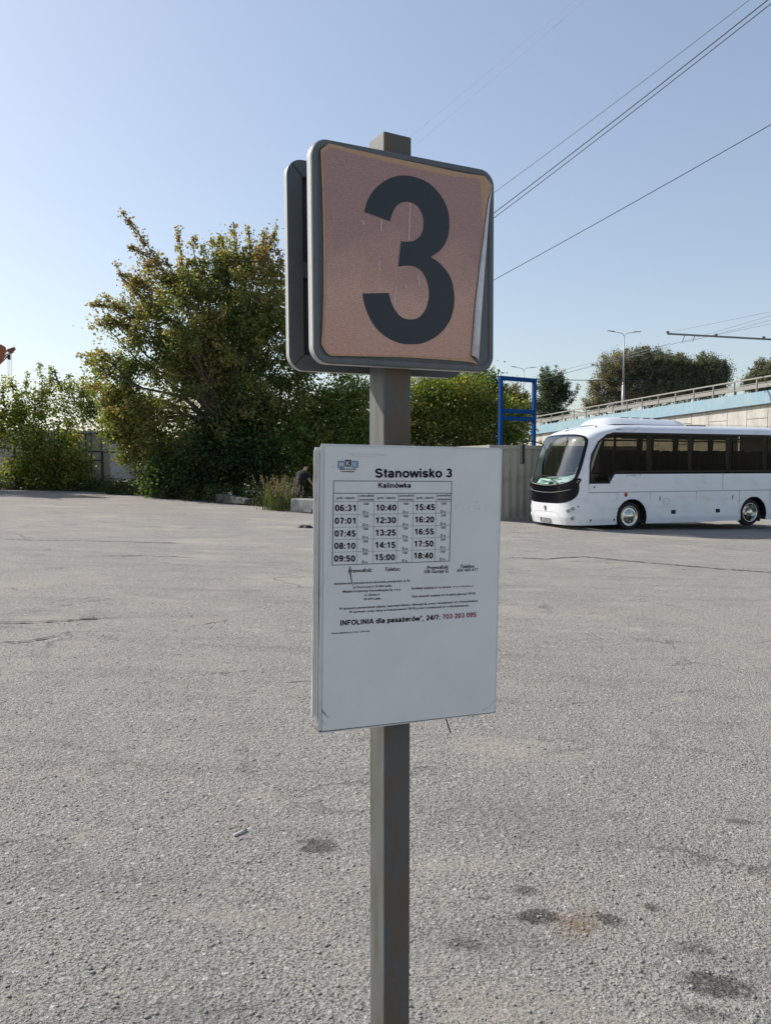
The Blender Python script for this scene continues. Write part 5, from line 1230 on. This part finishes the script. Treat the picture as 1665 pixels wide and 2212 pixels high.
# number plate
pq = [S(.21, .22) + Vector((-.02, 0, 0)), S(-.21, .22) + Vector((-.02, 0, 0)), S(-.21, .34) + Vector((-.02, 0, 0)), S(.21, .34) + Vector((-.02, 0, 0))]
pl = MB().add(pq + [p + Vector((.02, 0, 0)) for p in pq], [(0, 1, 2, 3), (7, 6, 5, 4), (0, 4, 5, 1), (1, 5, 6, 2), (2, 6, 7, 3), (3, 7, 4, 0)]).build('number_plate', M['white_cloth'], bx)
text_quad('plate_number', 'LU 831KL', [pq[0].lerp(pq[1], .12), pq[1], pq[2], pq[3].lerp(pq[2], .12)], M['ink'], pl, (.05, .18), .003, .03)
MB().add([pq[0] + Vector((-.003, 0, 0)), pq[0].lerp(pq[1], .10) + Vector((-.003, 0, 0)), pq[3].lerp(pq[2], .10) + Vector((-.003, 0, 0)), pq[3] + Vector((-.003, 0, 0))], [(0, 1, 2, 3)]).build('country_strip', M['blue_frame'], pl)
# plate frame
fb_ = MB()
for a, b_ in zip(pq, pq[1:] + pq[:1]): fb_.tube([a + Vector((-.004, 0, 0)), b_ + Vector((-.004, 0, 0))], .008, 4)
fb_.build('plate_frame', M['rubber'], pl)
# panel gaps
def gapline(pts, r=.006, name='panel_gap'): return MB().tube(pts, r, 4).build(name, M['guard_dark'], bx)
side = lambda l, z: Vector((l, -.0 + tumble(z), z))
for a, b_ in (((0, .19), (0, 1.42)), ((.0, 1.15), (BLEN, 1.15)), ((1.0, .19), (1.02, 1.14)), ((2.24, .2), (2.24, 1.14)), ((4.01, .2), (4.01, 1.14)), ((5.76, .4), (5.76, 1.14)), ((5.06, 1.20), (5.06, 1.73)), ((7.05, .3), (7.05, 1.14))):
    gapline([side(*a), side(*b_)], .007 if a[1] != 1.15 else .009)
gapline([side(rake(z) + .80 - .30 * ((z - 2.93) / .2), z) for z in (2.95, 3.0, 3.05, 3.1)], .006)
pts = [(.62, .20), (.56, .42), (.5, .52), (.3, .545), (0, .55)]; P = [Sn(w, z, .0015) for w, z in pts] + [Sn(-w, z, .0015) for w, z in reversed(pts[:-1])]; gapline(P, .005)
gapline([Sn(w, z, .0015) for w, z in ((-.93, .98), (-.985, .985))], .005)
# side windows: black frame strip and tinted panes
def side_pane(name, poly, y, m, par, thick=.006):
    return fill_obj(name, poly, y, y + (thick if y < BWID / 2 else -thick), m, par)
band = [(.0, 1.41), (.71, 1.41), (.935, 1.735), (BLEN - .3, 1.735), (BLEN - .3, 2.935), (.88, 2.935), (.60, 2.875), (.30, 2.665), (.07, 2.28), (.015, 1.97)]
def shrink(poly, d):
    P = [Vector(p) for p in poly]; n = len(P); out = []
    for i in range(n):
        a, b_, c = P[i - 1], P[i], P[(i + 1) % n]; e1 = (b_ - a).normalized(); e2 = (c - b_).normalized(); n1 = Vector((-e1.y, e1.x)); n2 = Vector((-e2.y, e2.x)); m_ = (n1 + n2); m_ = m_ / max(.5, m_.dot(n1)) if m_.length > 0 else n1
        out.append(tuple(b_ + m_ * d))
    return out
def band_frame(y, sgn):
    o = band; i_ = shrink(band, .055); n = len(o); v = [(x, y, z) for x, z in o] + [(x, y, z) for x, z in i_] + [(x, y + sgn * .02, z) for x, z in o] + [(x, y + sgn * .02, z) for x, z in i_]
    f = [(k, (k + 1) % n, (k + 1) % n + n, k + n) for k in range(n)] + [(k + 2 * n, k + 3 * n, (k + 1) % n + 3 * n, (k + 1) % n + 2 * n) for k in range(n)] + [(k, k + 2 * n, (k + 1) % n + 2 * n, (k + 1) % n) for k in range(n)] + [(k + n, (k + 1) % n + n, (k + 1) % n + 3 * n, k + 3 * n) for k in range(n)]
    mesh_obj('window_frame', v, f, M['bus_black'], bx)
band_frame(-.008, 1); band_frame(BWID + .008, -1)
cuts = [.0, .93, 2.32, 3.85, 5.40, 6.9, BLEN - .3]
for y, sg in ((-.003, 1), (BWID + .003, -1)):
    side_pane('door_window', [(.05, 1.47), (.68, 1.47), (.90, 1.79), (.90, 2.885), (.62, 2.83), (.34, 2.63), (.11, 2.26), (.06, 1.97)], y, M['glass_side'], bx)
    for a, b_ in zip(cuts[1:-1], cuts[2:]):
        side_pane('side_window', [(a + .02, 1.785), (b_ - .02, 1.785), (b_ - .02, 2.885), (a + .02, 2.885)], y, M['glass_side'], bx)
    for a in cuts[1:-1]:
        yy = y + sg * .03; MB().box((a - .035, min(yy, yy + sg * .04), 1.74), (a + .035, max(yy, yy + sg * .04), 2.93)).build('window_pillar', M['bus_black'], bx)
# interior: seats, rack, curtains
def seat(l, y0, first=[None]):
    if first[0] is None:
        b = MB()
        for k in range(2):
            yb = .06 + k * .46; out = rrect(yb, 0, yb + .42, .80, .13, 5)
            n = len(out); v = [(.0 + .10 * z / .8, y, z) for y, z in out] + [(.10 + .10 * z / .8, y, z) for y, z in out]
            b.add(v, [tuple(range(n)), tuple(reversed(range(n, 2 * n)))] + [(i, (i + 1) % n, (i + 1) % n + n, i + n) for i in range(n)])
            b.box((-.42, yb, -.05), (.02, yb + .42, .08))
        first[0] = b.build('seat', M['seat'], bx); first[0].location = (l, y0, 1.62); return
    o = first[0].copy(); COL.objects.link(o); o.location = (l, y0, 1.62)
for l in (1.75, 2.55, 3.35, 4.15, 4.95, 5.75, 6.55, 7.35):
    seat(l, .10); seat(l, BWID - 1.1)
o = MB().box((0, 0, 0), (.5, .5, .12)).box((.42, 0, .12), (.54, .5, .85)).build('driver_seat', M['seat'], bx, bevel=.04); o.location = (.65, .45, 1.55)
for y in (.12, BWID - .45): MB().box((1.5, y, 2.76), (BLEN - .3, y + .33, 2.80)).build('luggage_rack', M['interior'], bx)
for l in (2.2, 3.78, 5.3, 6.85):
    for y in (.06, BWID - .11):
        b = MB(); n = 9; v = []
        for k in range(n):
            for z, wv_ in ((2.86, 1.0), (2.3, .8), (1.82, .55)): v.append((l + (k / (n - 1) - .5) * .26 * wv_, y + .02 * math.sin(k * 2.2), z))
        f = [(3 * k + q_, 3 * k + q_ + 1, 3 * k + q_ + 4, 3 * k + q_ + 3) for k in range(n - 1) for q_ in range(2)]
        mesh_obj('curtain', v, f, M['curtain'], bx, True)
# wheels
def wheel(l, y, out, dual, lab=None):
    r = .435
    ax = Vector((0, out, 0)); o = empty('wheel', (l, y, .425)); o.parent = bx
    MB().lathe([(.30, -.20), (.39, -.215), (.425, -.19), (r, -.13), (r, -.07), (.425, -.03), (.39, -.005), (.33, .0), (.305, -.01), (.30, -.03), (.30, -.2)], (0, 0, 0), ax, 40).build('tyre', M['rubber'], o, True)
    if not dual:
        MB().lathe([(.305, -.012), (.31, .004), (.295, .010), (.275, -.008), (.262, -.028), (.20, .01), (.14, .045), (.10, .075), (.05, .095), (.001, .10)], (0, 0, 0), ax, 40).build('rim', M['chrome'], o, True)
        nuts = MB()
        for k in range(8): t = k * math.pi / 4; nuts.tube([Vector((.165 * math.cos(t), out * .02, .165 * math.sin(t))), Vector((.165 * math.cos(t), out * .055, .165 * math.sin(t)))], .016, 6)
        nuts.build('wheel_nuts', M['chrome'], o)
    else:
        MB().lathe([(.305, -.012), (.31, .004), (.29, .010), (.275, -.02), (.262, -.10), (.20, -.13), (.13, -.13), (.12, -.03), (.105, .02), (.05, .03), (.001, .03)], (0, 0, 0), ax, 40).build('rim', M['chrome'], o, True)
        for k in range(8):
            t = k * math.pi / 4 + .2; MB().lathe([(.001, .0), (.028, .0)], (.205 * math.cos(t), out * -.124, .205 * math.sin(t)), ax, 10).build('vent_hole', M['black_gap'], o)
for c, dual in zip(WHL, (False, True)):
    wheel(c, .045, -1, dual); wheel(c, BWID - .045, 1, dual)
    for y, sg in ((0.012, 1), (BWID - .012, -1)):
        cx_ = c + (.06 if c < 3 else .1); A_pts = [(cx_ + .575 * math.cos(t), .38 + .575 * math.sin(t)) for t in np.linspace(-.34, math.pi + .34, 30)]
        MB().tube([(x, y - sg * .004, z) for x, z in A_pts], .017, 6).build('arch_trim', M['bus_white'], bx, True)
        n = len(A_pts); v = [(x, y, z) for x, z in A_pts] + [(x, y + sg * .55, z) for x, z in A_pts] + [(cx_, y + sg * .55, .5)]
        f = [(i, i + 1, i + 1 + n, i + n) for i in range(n - 1)] + [(i + n, i + 1 + n, 2 * n) for i in range(n - 1)]
        mesh_obj('wheel_arch', v, f, M['rubber'], bx)
    MB().tube([(c, .2, .425), (c, BWID - .2, .425)], .07, 8).build('axle', M['steel_dark'], bx)
    MB().box((c + .5, .12, .12), (c + .52, .42, .5)).build('mudflap', M['rubber'], bx)
for l in (3.04, 4.80): MB().box((l, -.004, .455), (l + .17, .01, .575)).build('flap_handle', M['black_gap'], bx)
for l, z in ((.06, .30), (.90, .30), (.17, 1.28)): MB().box((l, -.004, z), (l + .045, .01, z + .06)).build('lock', M['black_gap'], bx)
MB().lathe([(.001, .012), (.05, .010), (.065, 0)], (1.33, -.001, 1.07), (0, -1, 0), 16).build('side_marker', M['red_lens'], bx, True)
for l in (2.60, 5.48): MB().box((l - .02, -.008, .88), (l + .02, .005, 1.0)).build('reflector', M['red_lens'], bx, bevel=.004)
fr_ = MB()
for a, b_ in (((2.74, .76), (2.95, .76)), ((2.95, .76), (2.95, .94)), ((2.95, .94), (2.74, .94)), ((2.74, .94), (2.74, .76))): fr_.tube([(a[0], 0, a[1]), (b_[0], 0, b_[1])], .004, 4)
fr_.build('fuel_flap', M['guard_dark'], bx)
def side_text(name, body, l0, l1, z, cap, m, shear=0, bold=.0):
    a, fs = text_data(body, bold, shear); x0, x1 = a[:, 0].min(), a[:, 0].max()
    return mesh_obj(name, [(l0 + (l1 - l0) * (p[0] - x0) / (x1 - x0), tumble(z) - .006 + (0 if z < 2.93 else 0), z + p[1] / .7 * cap) for p in a], fs, m, bx)
side_text('model_script', 'regio', .92, 1.12, 3.0, .05, M['ink_grey'], .2, .02); side_text('model_script', 'tour', 1.12, 1.30, 3.0, .045, M['sleeve'], .2)
side_text('operator_script', 'prodigy', 1.32, 1.74, 1.63, .045, M['ink_grey'], .4, -.01); side_text('operator_script', 'D', 1.80, 1.87, 1.63, .05, M['ink_grey'], .3, 0)
# roof unit
b = MB(); prof = [(.72, 0.0), (.80, .06), (.98, .16), (1.25, .25), (1.7, .27), (2.6, .26), (3.6, .235), (3.95, .20), (4.05, .0)]; ny = 9; v = []; f = []
for x, hz in prof:
    for k in range(ny):
        s = k / (ny - 1) * 2 - 1; v.append((x + .25 * (1 - min(1, (x - .7) / .6)) * s * s, BWID / 2 + s * (.66 + .08 * min(1, (x - .7) / .6)), 3.17 + hz * (1 - abs(s) ** 5 * .85) + .02 * (1 - s * s)))
for i in range(len(prof) - 1):
    for k in range(ny - 1): a = i * ny + k; f.append((a, a + 1, a + ny + 1, a + ny))
ac = mesh_obj('roof_unit', v, f, M['bus_white'], bx, True)
for k in range(4): MB().box((1.75 + .42 * k, .85, 3.43), (2.05 + .42 * k, BWID - .85, 3.446)).build('vent', M['sign_grey'], ac)
MB().box((4.1, .6, 3.19), (4.9, BWID - .6, 3.24)).build('roof_hatch', M['guard_dark'], bx, bevel=.01)
for w in (-.62, .62):
    p = S(w, 3.07) + Vector((.05, 0, .02)); MB().lathe([(.04, 0), (.03, .03), (.001, .045)], p, (0, 0, 1), 10).build('roof_lamp', M['rail_steel'], bx, True)
MB().tube([S(.16, 2.97) + Vector((0, 0, .02)), S(.05, 3.10) + Vector((.08, 0, .02)), S(-.15, 3.14) + Vector((.55, 0, .03))], [.012, .010, .006], 5).build('roof_crease', M['guard_dark'], bx, True)
# far side mirror
ml = Matrix.Rotation(-YAW, 4, 'Z') @ (at(1127, 975, 24.6) - Vector(bx.location))
mo = MB().box((ml.x - .04, ml.y - .10, ml.z - .40), (ml.x + .06, ml.y + .10, ml.z + .24)).build('mirror', M['rubber'], bx, bevel=.04)
s0 = S(.93, 2.62); MB().tube([s0, s0.lerp(ml, .5) + Vector((0, .08, .22)), Vector((ml.x, ml.y, ml.z + .32)), Vector((ml.x, ml.y, ml.z + .1))], .022, 6).build('mirror_arm', M['rubber'], bx, True)

# ------------------------------------------------------------------ the person behind the barrier
pg = on_ground(643, 28.4)
pe = empty('person', pg, math.radians(-12), 'person in a black T-shirt and dark shorts stooping among the weeds behind the pale barrier', 'person'); pe.scale = (.95, .95, .95)
def skin_mesh(name, verts, edges, rad, m, parent, sub=2, root=0):
    me = bpy.data.meshes.new(name); me.from_pydata(verts, edges, []); me.update(); o = bpy.data.objects.new(name, me); COL.objects.link(o)
    s = o.modifiers.new('skin', 'SKIN'); s.use_smooth_shade = True
    for i, sv in enumerate(me.skin_vertices[0].data): sv.radius = (rad[i], rad[i]) if not hasattr(rad[i], '__len__') else rad[i]; sv.use_root = (i == root)
    o.modifiers.new('sub', 'SUBSURF').levels = sub; o.modifiers['sub'].render_levels = sub
    dg = bpy.context.evaluated_depsgraph_get(); dg.update(); m2 = bpy.data.meshes.new_from_object(o.evaluated_get(dg)); bpy.data.objects.remove(o)
    m2.materials.clear(); m2.materials.append(m); m2.name = name; return link(bpy.data.objects.new(name, m2), parent)
# facing away and to the right (+x, +y), leaning forward
V = [(0, 0, .92), (.04, .08, 1.08), (.10, .18, 1.26), (.15, .25, 1.40), (.19, .31, 1.47), (.22, .36, 1.55), (.235, .375, 1.64),          # 0-6 pelvis..head
     (-.09, -.0, .86), (-.11, .05, .48), (-.12, -.02, .09), (-.11, .10, .035), (-.10, .17, .03),                                       # 7-11 left leg
     (.09, .0, .86), (.12, .06, .48), (.13, -.01, .09), (.15, .11, .035), (.16, .18, .03),                                             # 12-16 right leg
     (-.07, .28, 1.38), (-.12, .36, 1.14), (-.05, .50, .95), (-.03, .54, .90),                                                           # 17-20 left arm
     (.32, .18, 1.36), (.40, .24, 1.12), (.50, .36, .93), (.53, .40, .87)]                                                               # 21-24 right arm
Ed = [(0, 1), (1, 2), (2, 3), (3, 4), (4, 5), (5, 6), (0, 7), (7, 8), (8, 9), (9, 10), (10, 11), (0, 12), (12, 13), (13, 14), (14, 15), (15, 16), (3, 17), (17, 18), (18, 19), (19, 20), (3, 21), (21, 22), (22, 23), (23, 24)]
Rd = [(.20, .15), (.19, .145), (.20, .15), (.19, .13), .06, .075, .08, .095, .055, .042, .04, .025, .095, .055, .042, .04, .025, .055, .042, .03, .032, .055, .042, .03, .032]
k0 = len(V)
for hi, d in ((20, Vector((.1, .5, -.85))), (24, Vector((.45, .5, -.7)))):
    hp = Vector(V[hi]); d = d.normalized(); sx_ = d.cross(Vector((0, 0, 1))).normalized()
    for q_, (o_, ln) in enumerate(((-.03, .075), (-.01, .088), (.01, .082), (.03, .065), (.045, .05))):
        a = hp + d * (.03 if q_ < 4 else .0) + sx_ * o_; b_ = a + d * ln * .55 + (sx_ * .02 if q_ == 4 else Vector((0, 0, 0))); c = b_ + (d + Vector((-.3, -.2, -.1))).normalized() * ln * .45
        n_ = len(V); V += [tuple(a), tuple(b_), tuple(c)]; Ed += [(hi, n_), (n_, n_ + 1), (n_ + 1, n_ + 2)]; Rd += [.010, .009, .007]
bodyp = skin_mesh('body', V, Ed, Rd, M['skin'], pe, 2)
def garment(name, use, m, off):
    """a shell lifted off the body over the limbs named in use: {edge: (from, to)}"""
    bm = bmesh.new(); bm.from_mesh(bodyp.data); bm.normal_update(); kill = []
    for fc in bm.faces:
        c = fc.calc_center_median(); best = (9, None, 0)
        for a, b_ in Ed[:24]:
            pa, pb = Vector(V[a]), Vector(V[b_]); t = max(0, min(1, (c - pa).dot(pb - pa) / (pb - pa).length_squared)); d = (c - pa.lerp(pb, t)).length
            if d < best[0]: best = (d, (a, b_), t)
        r_ = use.get(best[1])
        if r_ is None or not r_[0] <= best[2] <= r_[1]: kill.append(fc)
    bmesh.ops.delete(bm, geom=kill, context='FACES')
    for v_ in bm.verts: v_.co += v_.normal * off
    me = bpy.data.meshes.new(name); bm.to_mesh(me); bm.free(); me.materials.clear(); me.materials.append(m)
    me.polygons.foreach_set('use_smooth', [True] * len(me.polygons)); return link(bpy.data.objects.new(name, me), pe)
garment('shorts', {(0, 1): (0, .6), (0, 7): (0, 1), (7, 8): (0, .85), (0, 12): (0, 1), (12, 13): (0, .85)}, M['shorts'], .014)
garment('shirt', {(0, 1): (.2, 1), (1, 2): (0, 1), (2, 3): (0, 1), (3, 4): (0, .45), (3, 17): (0, 1), (17, 18): (0, .6), (3, 21): (0, 1), (21, 22): (0, .6)}, M['shirt'], .024)
for x in (-.205, -.02, .03, .215): MB().tube([(x, -.09 if abs(x) < .1 else .0, .86), (x * 1.05, -.075 if abs(x) < .1 else .03, .56)], .009, 5).build('stripe', M['white_cloth'], pe)
hc = Vector(V[6])
for s in (-1, 1): MB().lathe([(.001, 0), (.018, .004), (.022, .012), (.012, .018)], hc + Vector((s * .078, -s * .02, -.01)), (s, 0, 0), 8).build('ear', M['skin'], pe, True)
fd = Vector((.35, .85, -.35)).normalized(); sx_ = fd.cross(Vector((0, 0, 1))).normalized()
MB().tube([hc + fd * .07, hc + fd * .105 + Vector((0, 0, -.02))], [.012, .016], 6).build('nose', M['skin'], pe, True)
for s in (-1, 1): MB().lathe([(.001, .006), (.010, .004), (.012, 0)], hc + fd * .078 + sx_ * s * .032 + Vector((0, 0, .015)), fd, 8).build('eye', M['white_cloth'], pe, True)
MB().beam(hc + fd * .082 - sx_ * .025 + Vector((0, 0, -.05)), hc + fd * .082 + sx_ * .025 + Vector((0, 0, -.05)), .008, .008).build('mouth', M['red_lens'], pe)
